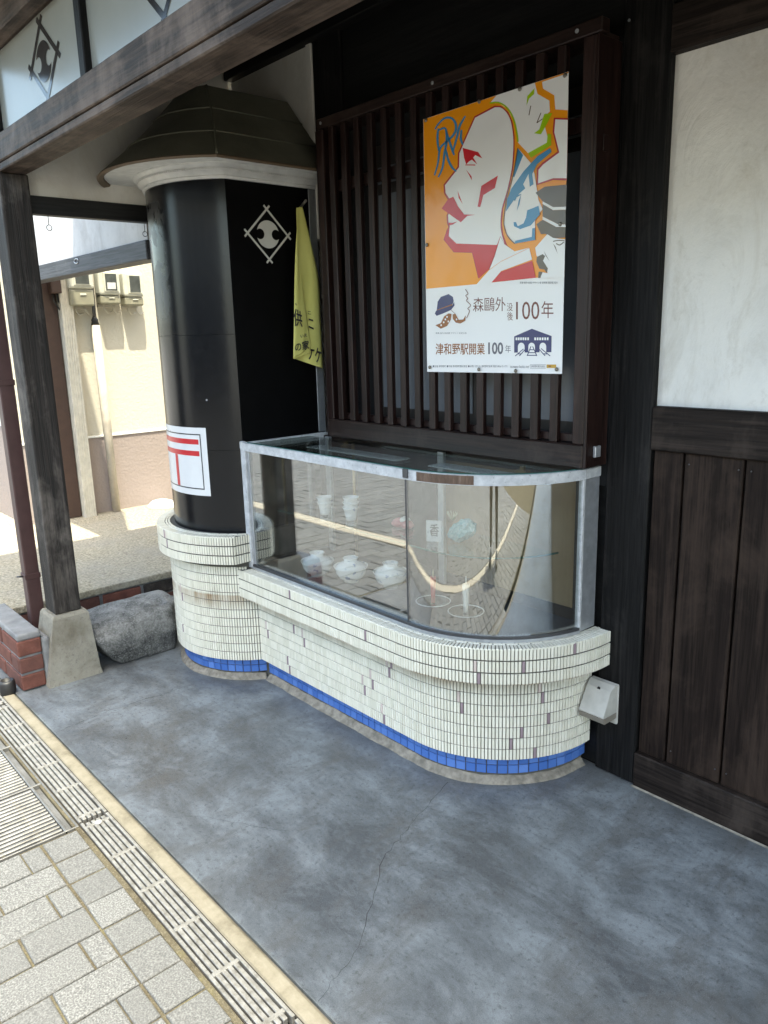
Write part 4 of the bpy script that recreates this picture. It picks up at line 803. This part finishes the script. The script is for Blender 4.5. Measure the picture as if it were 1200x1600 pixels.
# ribbed cream downpipe
rp = thing('ribbed_downpipe', (XW+0.05, -0.09, 0.23), 'cream ribbed downpipe on the corner of the stucco house', 'downpipe')
pr_ = []
for i in range(5):
    y0 = -0.128+i*0.017; pr_ += [(XW+0.082, y0), (XW+0.085, y0+0.002), (XW+0.085, y0+0.0125), (XW+0.082, y0+0.0145)]
prism('pipe', [(XW+0.014, -0.130)] + [(XW+0.014, -0.042)] + [(x, y) for x, y in reversed(pr_)], 0.2305, 3.0, 'pipe_cream', rp)
cdp = thing('conduit_pole', (XW+0.045, 0.13, 0.23), 'pale round conduit pole rising to the electricity meters', 'pole')
tube('pole', [(XW+0.048, 0.122, 0.2302), (XW+0.048, 0.112, 1.605)], 0.030, 'conduit', cdp, 20); tube('rubber_cap', [(XW+0.048, 0.112, 1.6055), (XW+0.048, 0.112, 1.635), (XW+0.048, 0.111, 1.64), (XW+0.048, 0.111, 1.665)], [0.029, 0.022, 0.025, 0.013], 'rubber', cdp, 16); tube('cable', [(XW+0.048, 0.111, 1.66), (XW+0.042, 0.118, 1.76), (XW+0.03, 0.122, 1.9), (XW+0.025, 0.122, 2.2)], 0.013, 'steel_dark', cdp, 10)
def meter(y0, y1, z0, z1, zm, label, dial):
    t = thing('electricity_meter', (XW, (y0+y1)/2, z0), label, 'meter', 'electricity meters on the stucco wall'); d_ = 0.115
    box('backing', XW+0.0005, XW+0.020, y0+0.012, y1-0.012, z0-0.02, z1-0.01, 'pipe_cream', t, 0.003); up = box('case', XW+0.0205, XW+d_, y0, y1, zm, z1, 'meter_case', t, 0.016, 3); lo_ = box('terminal_cover', XW+0.0205, XW+d_-0.008, y0+0.004, y1-0.004, z0, zm-0.001, 'meter_cover', t, 0.012, 2)
    yc = (y0+y1)/2+0.008; wdt = (y1-y0)*0.26; box('window_rim', XW+d_, XW+d_+0.007, yc-wdt-0.012, yc+wdt+0.012, zm+0.022, z1-0.018, 'meter_case', up, 0.003); box('dial_window', XW+d_+0.0072, XW+d_+0.009, yc-wdt, yc+wdt, zm+0.032, z1-0.028, 'meter_glass', up, 0)
    if dial: box('dial_card', XW+d_+0.0092, XW+d_+0.0098, yc-wdt*0.75, yc+wdt*0.75, zm+0.040, zm+0.085, 'meter_dial', up, 0)
    box('seal_plate', XW+d_-0.0078, XW+d_-0.003, yc-0.022, yc+0.022, z0+(zm-z0)*0.62, z0+(zm-z0)*0.72, 'meter_case', lo_, 0.002)
    for i in range(2): yy = y0+(y1-y0)*(0.3+0.4*i); tube('lead_wire', [(XW+0.05, yy, z0+0.002), (XW+0.05, yy, z0-0.03), (XW+0.035, yy+0.03, z0-0.06), (XW+0.02, yy+0.07, z0-0.045)], 0.005, 'wire', t, 6)
meter(-0.075, 0.108, 1.735, 2.03, 1.852, 'largest and leftmost of the three cream electricity meters', False); meter(0.142, 0.300, 1.748, 1.985, 1.812, 'middle cream electricity meter with a white dial card', True); meter(0.322, 0.474, 1.738, 1.975, 1.802, 'rightmost cream electricity meter next to the black column', False)
jb = thing('junction_box', (XW, -0.15, 1.83), 'small brown junction box beside the meters', 'box'); box('box', XW+0.0305, XW+0.10, -0.185, -0.115, 1.82, 1.92, 'brown_board', jb, 0.006, 2)
for i in range(2): tube('cable', [(XW+0.06, -0.165+0.03*i, 1.822), (XW+0.06, -0.165+0.03*i, 1.77), (XW+0.05, -0.12+0.03*i, 1.70), (XW+0.03, -0.085, 1.72)], 0.006, 'rubber', jb, 6)
bm = bmesh.new(); bmesh.ops.create_icosphere(bm, subdivisions=3, radius=1.0); p = onZ(255, 787, 0.25)
for v in bm.verts: v.co = Vector((p.x+v.co.x*0.13, p.y+v.co.y*0.12, 0.2305+max(0, v.co.z*0.05*(1+0.3*mn.noise(v.co*3)))))
tag(from_bm('white_stone', bm, 'white_stone', None, True), 'flat white sunlit stone on the alley floor behind the column', 'stone')

# ================================================================== POSTER
YP = -0.1245
LAY = []
def PB(pts):      # each print lies on its own thin layer above whatever it overlaps
    x0, x1 = min(p[0] for p in pts), max(p[0] for p in pts); y0, y1 = min(p[1] for p in pts), max(p[1] for p in pts)
    n_ = 1+max([l_[4] for l_ in LAY if l_[0] < x1 and l_[1] > x0 and l_[2] < y1 and l_[3] > y0] or [0]); LAY.append((x0, x1, y0, y1, n_))
    yy = YP-0.0006-n_*0.00025
    return lambda x, y: onY(x, y, yy)
pc = onY(770, 350, YP); pt = thing('poster', (pc.x, YP, 1.35), 'glossy orange and white centenary poster with profile faces pinned on the slatted window', 'poster')
Zm = (640, 80, 3.0786); q = [onY(Zm[0]+x/Zm[2], Zm[1]+y/Zm[2], YP) for x, y in ((66, 328), (765, 98), (733, 1552), (85, 1542))]
loft('sheet', [[v+Vector((0, 0.0008, 0)) for v in q], [v-Vector((0, 0.0004, 0)) for v in q]], 'ink_white', pt, True, False, True)
def IL(nm, lines, wd, ink, par, taper=False): return inkline(nm, lines, wd, PB([p for l_ in lines for p in l_]), ink, par, taper=taper)
K = lambda n_, nm, pts, ink: inkpoly(nm, pts, PB(pts), 'ink_'+ink, pt)
K(1, 'orange_field', [(66.5, 328.5), (764, 98.8), (744.5, 1088), (600, 1090), (320, 1121), (80, 1143)], 'orange')
head = [(315, 320)] + [tuple(v) for v in smoothline([(410, 270), (440, 272), (468, 298), (487, 340), (498, 410), (498, 480), (491, 565), (470, 665), (444, 755), (437, 830), (443, 880), (456, 925)], 4)] + [(437, 890), (420, 932), (225, 925), (188, 890), (193, 840), (187, 825), (185, 790), (205, 745), (190, 708), (173, 682), (170, 645), (238, 558), (240, 490)]
K(2, 'face_outline', [(315-4, 314), (408, 262), (442, 264), (474, 292), (494, 336), (505, 408), (505, 482), (498, 567), (477, 668), (450, 757), (444, 830), (450, 880), (470, 935), (512, 970), (470, 990), (380, 1052), (330, 1094), (300, 970), (212, 968), (163, 907), (178, 862), (186, 845), (180, 828), (178, 790), (196, 745), (182, 712), (166, 684), (163, 642), (231, 556), (233, 489)], 'crimson')
K(3, 'face', head, 'white')
K(4, 'jaw_shadow', [(191, 845), (188, 890), (225, 925), (420, 932), (437, 888), (405, 985), (378, 1052), (334, 1093), (302, 968), (214, 966), (165, 906), (180, 862)], 'red')
K(4, 'neck', [(437, 892), (456, 928), (505, 963), (576, 945), (440, 1010), (384, 1050), (410, 985)], 'white')
K(4, 'collar', [(322, 1121), (382, 1054), (440, 1012), (576, 947), (589, 1002), (440, 1058), (394, 1113)], 'white'); K(5, 'coat', [(394, 1112), (440, 1060), (590, 1008), (607, 1090), (500, 1101)], 'red')
K(5, 'eye', [(255, 465), (330, 485), (350, 516), (316, 500), (306, 512), (326, 545), (300, 522), (286, 530), (272, 545), (262, 512)], 'red'); K(5, 'eye_line', [(268, 545), (316, 545), (316, 550), (268, 549)], 'red')
K(5, 'nose_shade', [(272, 570), (298, 602), (300, 622)], 'red'); K(5, 'nostril', [(231, 670), (255, 735), (236, 706)], 'red'); K(5, 'cheek', [(345, 648), (425, 598), (410, 658), (355, 692), (340, 750), (327, 748)], 'red')
K(5, 'moustache', [(210, 700), (186, 710), (154, 757), (246, 823), (278, 792), (316, 787), (262, 785), (232, 745)], 'red')
K(5, 'lip', [(187, 824), (206, 826), (230, 819), (207, 834), (192, 838)], 'red')
K(2, 'second_head', [(385, 252), (418, 212), (602, 152), (615, 205), (672, 238), (675, 290), (640, 320), (660, 400), (670, 437), (571, 492), (522, 440), (515, 400), (500, 332), (470, 277), (430, 250)], 'white')
K(3, 'green_moustache', [(648, 302), (686, 298), (660, 350), (632, 400), (598, 395), (624, 376)], 'green'); K(3, 'green_chin', [(570, 490), (660, 440), (664, 396), (681, 400), (681, 452), (584, 513)], 'green'); K(3, 'green_eye', [(566, 216), (601, 178), (599, 206), (575, 228), (562, 262)], 'green')
IL('green_hairline', [smoothline([(385, 250), (430, 248), (472, 276), (502, 332), (517, 400), (521, 436)])], 8, 'ink_green', pt); IL('green_shade', [[(583, 262), (574, 308)], [(632, 296), (612, 345)], [(612, 345), (640, 325)]], 4, 'ink_brown', pt)
K(2, 'third_head', [(637, 148), (764, 105), (762, 284), (701, 280), (696, 212), (642, 180)], 'white'); K(2, 'fourth_outline', [(694, 320), (762, 322), (756, 622), (690, 620), (610, 645), (612, 564), (638, 536), (712, 483), (688, 388)], 'crimson'); K(3, 'fourth_head', [(701, 328), (761, 330), (755, 611), (690, 611), (618, 636), (620, 570), (642, 545), (720, 487), (696, 390)], 'white')
K(2, 'blue_head_back', [(520, 465), (581, 535), (601, 590), (620, 715), (640, 760), (604, 806), (604, 908), (506, 926), (470, 885), (455, 830), (460, 768), (494, 625)], 'white')
K(3, 'blue_hair', [(519, 464), (546, 500), (503, 608), (497, 600)], 'blue'); K(3, 'blue_cap', [(490, 660), (548, 578), (615, 505), (676, 466), (683, 484), (612, 545), (590, 590), (596, 640), (578, 652), (572, 590), (546, 640), (556, 660), (522, 690), (488, 735), (463, 772), (470, 710)], 'blue')
K(3, 'blue_moustache', [(566, 765), (585, 758), (620, 743), (627, 785), (583, 838), (532, 856), (502, 842), (500, 822), (512, 822), (520, 842), (548, 828), (560, 800)], 'blue'); K(3, 'blue_collar', [(506, 925), (604, 908), (603, 850), (590, 852), (588, 893), (508, 912)], 'blue'); K(3, 'blue_shade', [(536, 690), (528, 735), (516, 768), (524, 720)], 'blue'); K(3, 'blue_eye', [(502, 715), (520, 690), (540, 688), (515, 703), (506, 722)], 'blue')
IL('blue_outline', [smoothline([(520, 465), (497, 600), (470, 690), (455, 790), (455, 840), (472, 890), (506, 926)])], 4, 'ink_brown', pt)
K(2, 'hat_crown', [(606, 681), (650, 652), (756, 642), (752, 748), (690, 750), (640, 722)], 'brown'); K(2, 'hat_band', [(640, 722), (690, 750), (752, 748), (751, 762), (690, 764), (640, 735)], 'white'); K(2, 'hat_side', [(640, 736), (690, 765), (751, 763), (750, 833), (715, 832), (640, 795)], 'brown'); K(2, 'hat_brim', [(640, 796), (715, 833), (750, 834), (750, 846), (705, 845), (640, 810)], 'white'); K(2, 'hat_base', [(610, 832), (640, 811), (705, 846), (750, 847), (748, 896), (690, 900), (652, 878), (632, 880)], 'brown')
K(3, 'fifth_face', [(604, 946), (662, 880), (690, 898), (748, 906), (744, 1088), (632, 1091), (622, 1060), (664, 1068), (660, 1040), (640, 1005), (611, 985)], 'white'); K(4, 'brown_moustache', [(612, 990), (640, 976), (652, 985), (642, 1008), (665, 1045), (660, 1068), (648, 1050), (624, 1046), (610, 1012)], 'brown'); K(4, 'brown_shade', [(645, 960), (674, 1012), (655, 985)], 'brown'); K(4, 'brown_shade', [(690, 925), (712, 974), (702, 940)], 'brown'); IL('brown_brow', [smoothline([(690, 915), (715, 910), (745, 912)]), smoothline([(705, 925), (722, 932), (742, 918)])], 5, 'ink_brown', pt); K(4, 'brown_coat', [(621, 1060), (640, 1062), (628, 1091), (618, 1091)], 'brown')
IL('monogram', [smoothline(l_) for l_ in ([(122, 376), (140, 348), (170, 322), (200, 322), (220, 345), (222, 380), (205, 410), (172, 440), (146, 470), (136, 540), (120, 597)], [(140, 380), (172, 372), (178, 430), (168, 490), (158, 560), (138, 606)], [(138, 372), (134, 420), (140, 480)], [(176, 385), (190, 430), (207, 480), (214, 500)], [(268, 312), (240, 362), (228, 410), (207, 488)], [(170, 455), (185, 520), (205, 560), (225, 578)], [(250, 378), (246, 420), (256, 450)])], 11, 'ink_blue', pt, taper=True)
K(2, 'hat_icon', [(130, 1250), (135, 1205), (150, 1182), (188, 1168), (208, 1182), (212, 1202), (205, 1222)], 'navy'); K(3, 'hat_ribbon', [(131, 1244), (205, 1216), (206, 1228), (131, 1257)], 'rust'); K(2, 'hat_icon_brim', [(121, 1262), (128, 1248), (206, 1222), (214, 1206), (216, 1222), (200, 1244), (160, 1262), (130, 1273)], 'navy')
K(2, 'moustache_icon', [(124, 1318), (150, 1308), (166, 1275), (188, 1261), (202, 1264), (198, 1292), (180, 1322), (150, 1335)], 'rust'); K(2, 'moustache_icon', [(207, 1266), (220, 1262), (236, 1292), (258, 1290), (270, 1270), (268, 1296), (244, 1310), (222, 1306), (208, 1288)], 'rust')
for pp in ((152, 1318), (164, 1304), (172, 1290), (180, 1278), (186, 1300), (226, 1290)): K(3, 'speckle', [(pp[0]+4*cos(a_), pp[1]+5*sin(a_)) for a_ in [i*pi/3 for i in range(6)]], 'white')
IL('smoke_line', [smoothline([(268, 1145), (281, 1166), (270, 1176), (280, 1190), (273, 1200), (294, 1222), (280, 1238), (288, 1250), (274, 1284)])], 3, 'ink_maroon', pt); IL('smoke_line', [[(200, 1246), (218, 1262)]], 2, 'ink_maroon', pt)
T = lambda s_, x0, y0, x1, y1, ink, b=0.0, sk=0: text('lettering', s_, [(x0, y0+sk), (x1, y0), (x1, y1), (x0, y1+sk)], PB([(x0, y0), (x1, y1)]), 'ink_'+ink, pt, bold=b)
T('森鷗外', 305, 1182, 462, 1250, 'maroon', 0, 3); T('没', 468, 1211, 496, 1250, 'maroon'); T('後', 469, 1254, 497, 1295, 'maroon'); T('100', 512, 1204, 624, 1290, 'maroon', 0, 1); T('年', 634, 1202, 692, 1284, 'maroon')
T('津和野駅開業', 125, 1404, 362, 1460, 'rust', 0.012, 1); T('100', 378, 1400, 450, 1458, 'grey', 0.025); T('年', 460, 1413, 487, 1450, 'grey')
T('原案 制作 吉田 デザイン室 島根県 鹿足郡 協力', 530, 1108, 712, 1119, 'grey'); T('原画 協力 記念館 デザイン 石見工房', 125, 1352, 274, 1360, 'grey')
T('■主催 津和野町 ■共催 津和野町観光協会 ■お問い合わせ 津和野町役場 電話 0856-72-1771', 112, 1510, 470, 1521, 'grey'); T('tsuwano-kanko.net', 484, 1510, 574, 1524, 'grey'); T('津和野町観光協会', 584, 1511, 650, 1521, 'grey'); IL('small_frame', [[(580, 1508), (655, 1508), (655, 1525), (580, 1525), (580, 1508)]], 1.5, 'ink_grey', pt); K(2, 'gold_box', [(659, 1507), (705, 1507), (704, 1524), (659, 1524)], 'gold'); T('検索', 668, 1510, 696, 1521, 'maroon') if False else K(3, 'gold_mark', [(668, 1512), (680, 1512), (680, 1519), (668, 1519)], 'rust')
K(2, 'station_icon', [(503, 1372), (588, 1335), (683, 1370), (682, 1448), (660, 1448), (503, 1450)], 'navy')
for x in (510, 521, 532, 543, 554, 566, 600, 612, 624, 636, 648, 660): K(3, 'station_window', [(x, 1377), (x+8, 1377), (x+8, 1390), (x, 1390)], 'white')
for cx in (537, 587, 641):
    K(3, 'station_arch', [(cx-16, 1452)] + [(cx-16*cos(a_), 1420-18*sin(a_)) for a_ in [i*pi/8 for i in range(9)]] + [(cx+16, 1452)], 'white')
IL('rail_icon', [[(548, 1432), (508, 1466)], [(556, 1434), (528, 1466)], [(584, 1420), (565, 1466)], [(592, 1420), (612, 1466)], [(578, 1436), (598, 1436)], [(573, 1450), (604, 1450)], [(566, 1463), (610, 1463)], [(622, 1432), (652, 1466)], [(632, 1430), (676, 1466)], [(520, 1456), (538, 1456)], [(645, 1456), (662, 1456)]], 4, 'ink_navy', pt)
for x, y in ((78, 332), (335, 242), (530, 182), (747, 116), (83, 932), (725, 832), (97, 1520), (333, 1530), (510, 1538), (707, 1530)):
    a = onY(Zm[0]+x/Zm[2], Zm[1]+y/Zm[2], YP-0.0045); tube('drawing_pin', [a, a+Vector((0, -0.002, 0)), a+Vector((0, -0.004, 0))], [0.0065, 0.006, 0.003], 'pin_metal', pt, 12)

# ================================================================== YELLOW FLAG
fg = thing('pennant_flag', (-1.56, -0.1, 1.4), 'limp yellow cloth flag with black lettering hanging between column and slats', 'flag')
Fz = (440, 310, 5.714)
def FP(x_): return lambda px_, py_: onX(px_, py_, x_)
def cloth(name, left, right, xpl, bulge, n=14, m_=10):
    L = smoothline(left, n); R_ = smoothline(right, n); vs = []; fs = []; N_ = min(len(L), len(R_))
    for i in range(N_):
        a = L[round(i*(len(L)-1)/(N_-1))]; b = R_[round(i*(len(R_)-1)/(N_-1))]
        for j in range(m_+1): u = j/m_; q_ = a.lerp(b, u); vs.append(onX(Fz[0]+q_.x/Fz[2], Fz[1]+q_.y/Fz[2], xpl+bulge*(i/N_)*sin(u*pi*1.6)+0.0022*sin(u*11+i*0.12)*(i/N_)))
    for i in range(N_-1):
        for j in range(m_): k0 = i*(m_+1)+j; fs.append((k0, k0+1, k0+m_+2, k0+m_+1))
    o = mesh(name, vs, fs, 'flag_yellow', fg, True); md = o.modifiers.new('thick', 'SOLIDIFY'); md.thickness = 0.0012; return o
cloth('back_fold', [(134, 84), (138, 260), (130, 420), (118, 700), (112, 1100), (106, 1428)], [(186, 72), (236, 290), (284, 500), (330, 720), (350, 1120), (368, 1518)], -1.575, -0.012)
cloth('front_fold', [(131, 82), (136, 250), (126, 420), (116, 700), (110, 1100), (104, 1428)], [(136, 90), (142, 380), (160, 600), (200, 900), (246, 1210), (262, 1330)], -1.552, 0.006)
cloth('hem_curl', [(104, 1428), (106, 1430), (112, 1432)], [(262, 1330), (240, 1380), (112, 1434)], -1.5535, 0.0)
FT = lambda s_, quad, x_: text('lettering', s_, quad, FP(x_), 'black_print', fg, Fz, 0.02)
FT('供', [(106, 975), (180, 1010), (188, 1150), (108, 1140)], -1.5425); FT('の家', [(118, 1290), (243, 1262), (250, 1345), (122, 1370)], -1.5425); FT('いえ', [(168, 1215), (228, 1205), (230, 1235), (170, 1245)], -1.5425); FT('も', [(120, 930), (136, 935), (136, 955), (120, 952)], -1.5425); FT('こ', [(232, 1005), (262, 1010), (264, 1036), (236, 1034)], -1.5605); FT('二', [(236, 1070), (286, 1085), (286, 1172), (242, 1150)], -1.5605); FT('ケ', [(226, 1310), (296, 1325), (290, 1440), (226, 1440)], -1.5605); FT('ケ', [(300, 1325), (362, 1345), (352, 1470), (296, 1465)], -1.5605)
tube('flag_stick', [(XF+0.003, -0.085, 2.02), (-1.545, -0.115, 2.035)], 0.006, 'pin_metal', fg, 8)

# ================================================================== HOUSE ACROSS THE STREET (behind the camera, seen only in reflections)
oh = thing('opposite_house', (0, -18, 0), 'dark two storey timber house across the street, mirrored in the black column', 'building')
box('wall', -9, 11, -23, -17.000, -0.36, 5.6, 'plank_brown', oh, 0); box('plaster_band', -9, 11, -16.999, -16.960, 2.9, 4.9, 'plaster_side', oh, 0)
loft('roof', [[(-9.8, -16.1, 5.3), (-9.8, -19.700, 7.4), (-9.8, -23.400, 5.3), (-9.8, -19.700, 7.15)], [(11.8, -16.1, 5.3), (11.8, -19.700, 7.4), (11.8, -23.400, 5.3), (11.8, -19.700, 7.15)]], 'footing_concrete', oh, True, False, True)
for i in range(6):
    x = -7.5+i*3.1; w_ = box('window', x, x+1.7, -16.959, -16.920, 3.3, 4.5, 'window_grey', oh, 0.01); d_ = box('door', x, x+1.8, -16.999, -16.940, -0.1, 2.1, 'lattice_brown', oh, 0.01)
    box('frame', x-0.05, x+1.75, -16.919, -16.900, 3.86, 3.94, 'dark_sash', w_, 0); box('pane', x+0.2, x+1.6, -16.939, -16.930, 0.8, 1.9, 'window_grey', d_, 0)
box('pent_roof', -9.5, 11.5, -16.955, -16.0, 2.45, 2.55, 'footing_concrete', oh, 0.01)

# ================================================================== PHOTOGRAPHER (stands behind the camera, mirrored in the curved glass)
PX, PY = 1.33, -2.34; pn = thing('person', (PX, PY, 0), 'person in brown trousers and dark jacket mirrored in the curved glass', 'person')
fx = Vector((fw.x, fw.y, 0)).normalized(); lf = Vector((-fx.y, fx.x, 0))
def W(a, b, z): return Vector((PX, PY, 0))+fx*a+lf*b+Vector((0, 0, z))
def skin(name, joints, edges, mat, root=0, sub=2):
    me = bpy.data.meshes.new(name); me.from_pydata([j[0] for j in joints], edges, []); bm = bmesh.new(); bm.from_mesh(me); sk = bm.verts.layers.skin.verify(); bm.verts.ensure_lookup_table()
    for v, j in zip(bm.verts, joints): v[sk].radius = (j[1], j[1]) if not isinstance(j[1], tuple) else j[1]; v[sk].use_root = False
    bm.verts[root][sk].use_root = True; bm.to_mesh(me); bm.free(); me.materials.append(MATS[mat]); o = link(bpy.data.objects.new(name, me), pn)
    o.modifiers.new('skin', 'SKIN'); m_ = o.modifiers.new('sub', 'SUBSURF'); m_.levels = sub; m_.render_levels = sub; return o
plain('trouser_brown', (0.09, 0.055, 0.035), 0.85); plain('jacket_dark', (0.025, 0.027, 0.035), 0.85); plain('skin_tone', (0.42, 0.26, 0.19), 0.55); plain('hair_dark', (0.012, 0.010, 0.009), 0.6); plain('shoe_dark', (0.03, 0.024, 0.02), 0.5)
J = [(W(0, 0, 0.95), 0.13), (W(0, 0.10, 0.86), 0.095), (W(0.03, 0.12, 0.48), 0.062), (W(0, 0.13, 0.09), 0.042), (W(0, -0.10, 0.86), 0.095), (W(0.03, -0.12, 0.48), 0.062), (W(0, -0.13, 0.09), 0.042), (W(0, 0, 1.15), 0.13), (W(0, 0, 1.38), 0.135), (W(0.02, 0, 1.50), 0.055), (W(0.03, 0, 1.56), 0.055),
     (W(0, 0.19, 1.42), 0.06), (W(0.06, 0.25, 1.17), 0.047), (W(0.13, 0.12, 1.29), 0.034), (W(0, -0.19, 1.42), 0.06), (W(0.06, -0.25, 1.17), 0.047), (W(0.13, -0.12, 1.29), 0.034)]
E_ = [(0, 1), (1, 2), (2, 3), (0, 4), (4, 5), (5, 6), (0, 7), (7, 8), (8, 9), (9, 10), (8, 11), (11, 12), (12, 13), (8, 14), (14, 15), (15, 16)]
skin('body', [(p, r_*0.86) for p, r_ in J], E_, 'skin_tone')
skin('trousers', [(J[i][0], J[i][1]*(1.08 if i < 1 else 1.15)) for i in (0, 1, 2, 3, 4, 5, 6)], [(0, 1), (1, 2), (2, 3), (0, 4), (4, 5), (5, 6)], 'trouser_brown')
JK = [(W(0, 0, 0.93), 0.155), (W(0, 0, 1.15), 0.15), (W(0, 0, 1.38), 0.15), (W(0.01, 0, 1.47), 0.075)] + [(J[i][0], J[i][1]*1.12) for i in (11, 12, 13, 14, 15, 16)]
skin('jacket', JK, [(0, 1), (1, 2), (2, 3), (2, 4), (4, 5), (5, 6), (2, 7), (7, 8), (8, 9)], 'jacket_dark')
bm = bmesh.new(); bmesh.ops.create_icosphere(bm, subdivisions=4, radius=1.0); hd = W(0.035, 0, 1.665)
for v in bm.verts:
    a, b, c_ = v.co; r_ = Vector((a*0.098, b*0.075, c_*0.118))
    if a > 0.3: r_.x += 0.022*math.exp(-((b/0.16)**2+((c_+0.12)/0.18)**2)); r_.x -= 0.012*sum(math.exp(-(((b-q)/0.14)**2+((c_-0.12)/0.1)**2)) for q in (-0.42, 0.42)); r_.x += 0.006*math.exp(-((b/0.3)**2+((c_+0.5)/0.07)**2))
    r_.y += 0.014*(1 if b > 0 else -1)*math.exp(-((abs(b)-0.98)/0.08)**2-((c_)/0.22)**2-(a/0.2)**2)
    if c_ < -0.4: r_.y *= 0.8
    v.co = hd+fx*r_.x+lf*r_.y+Vector((0, 0, r_.z))
from_bm('head', bm, 'skin_tone', pn, True)
bm = bmesh.new(); bmesh.ops.create_icosphere(bm, subdivisions=3, radius=1.0); bmesh.ops.delete(bm, geom=[v for v in bm.verts if v.co.z < -0.05+0.75*v.co.x], context='VERTS')
for v in bm.verts: v.co = hd+fx*(v.co.x*0.106-0.004)+lf*(v.co.y*0.084)+Vector((0, 0, v.co.z*0.127+0.004))
from_bm('hair', bm, 'hair_dark', pn, True)
for q in (-1, 1): lathe('eye', [(0.0, -0.011), (0.009, -0.006), (0.011, 0.0), (0.009, 0.006), (0.0, 0.011)], tuple(hd+fx*0.080+lf*(0.031*q)+Vector((0, 0, 0.014))), 'emblem_white', pn, 10)
for q in (-1, 1):
    f0 = W(0, 0.13*q, 0); skin('shoe', [(f0+fx*-0.05+Vector((0, 0, 0.045)), 0.043), (f0+fx*0.06+Vector((0, 0, 0.040)), (0.046, 0.036)), (f0+fx*0.16+lf*0.01*q+Vector((0, 0, 0.032)), (0.043, 0.028)), (f0+fx*0.20+lf*0.012*q+Vector((0, 0, 0.026)), (0.028, 0.020))], [(0, 1), (1, 2), (2, 3)], 'shoe_dark')
    h0 = W(0.13, 0.12*q, 1.29); dirn = (W(0.155, 0.07*q, 1.36)-h0); pal = [(h0, (0.026, 0.017)), (h0+dirn*0.55, (0.036, 0.014)), (h0+dirn, (0.038, 0.013))]; skin('palm', pal, [(0, 1), (1, 2)], 'skin_tone')
    for k_, ln in enumerate((0.060, 0.068, 0.064, 0.050)):
        b0 = h0+dirn*0.97+Vector((0, 0, -0.026+0.0175*k_))*1.0+fx*0.004; u1 = (lf*-q*0.7+fx*0.45+Vector((0, 0, 0.2))).normalized(); u2 = (lf*-q*0.9-fx*0.1).normalized(); skin('finger', [(b0, 0.0088), (b0+u1*ln*0.45, 0.0086), (b0+u1*ln*0.45+u2*ln*0.32, 0.008), (b0+u1*ln*0.45+u2*ln*0.58-fx*0.006, 0.0068)], [(0, 1), (1, 2), (2, 3)], 'skin_tone', 0, 1)
    t0 = h0+dirn*0.3+Vector((0, 0, 0.02)); skin('thumb', [(t0, 0.011), (t0+Vector((0, 0, 0.026))-lf*q*0.012, 0.010), (t0+Vector((0, 0, 0.050))-lf*q*0.030, 0.008)], [(0, 1), (1, 2)], 'skin_tone', 0, 1)
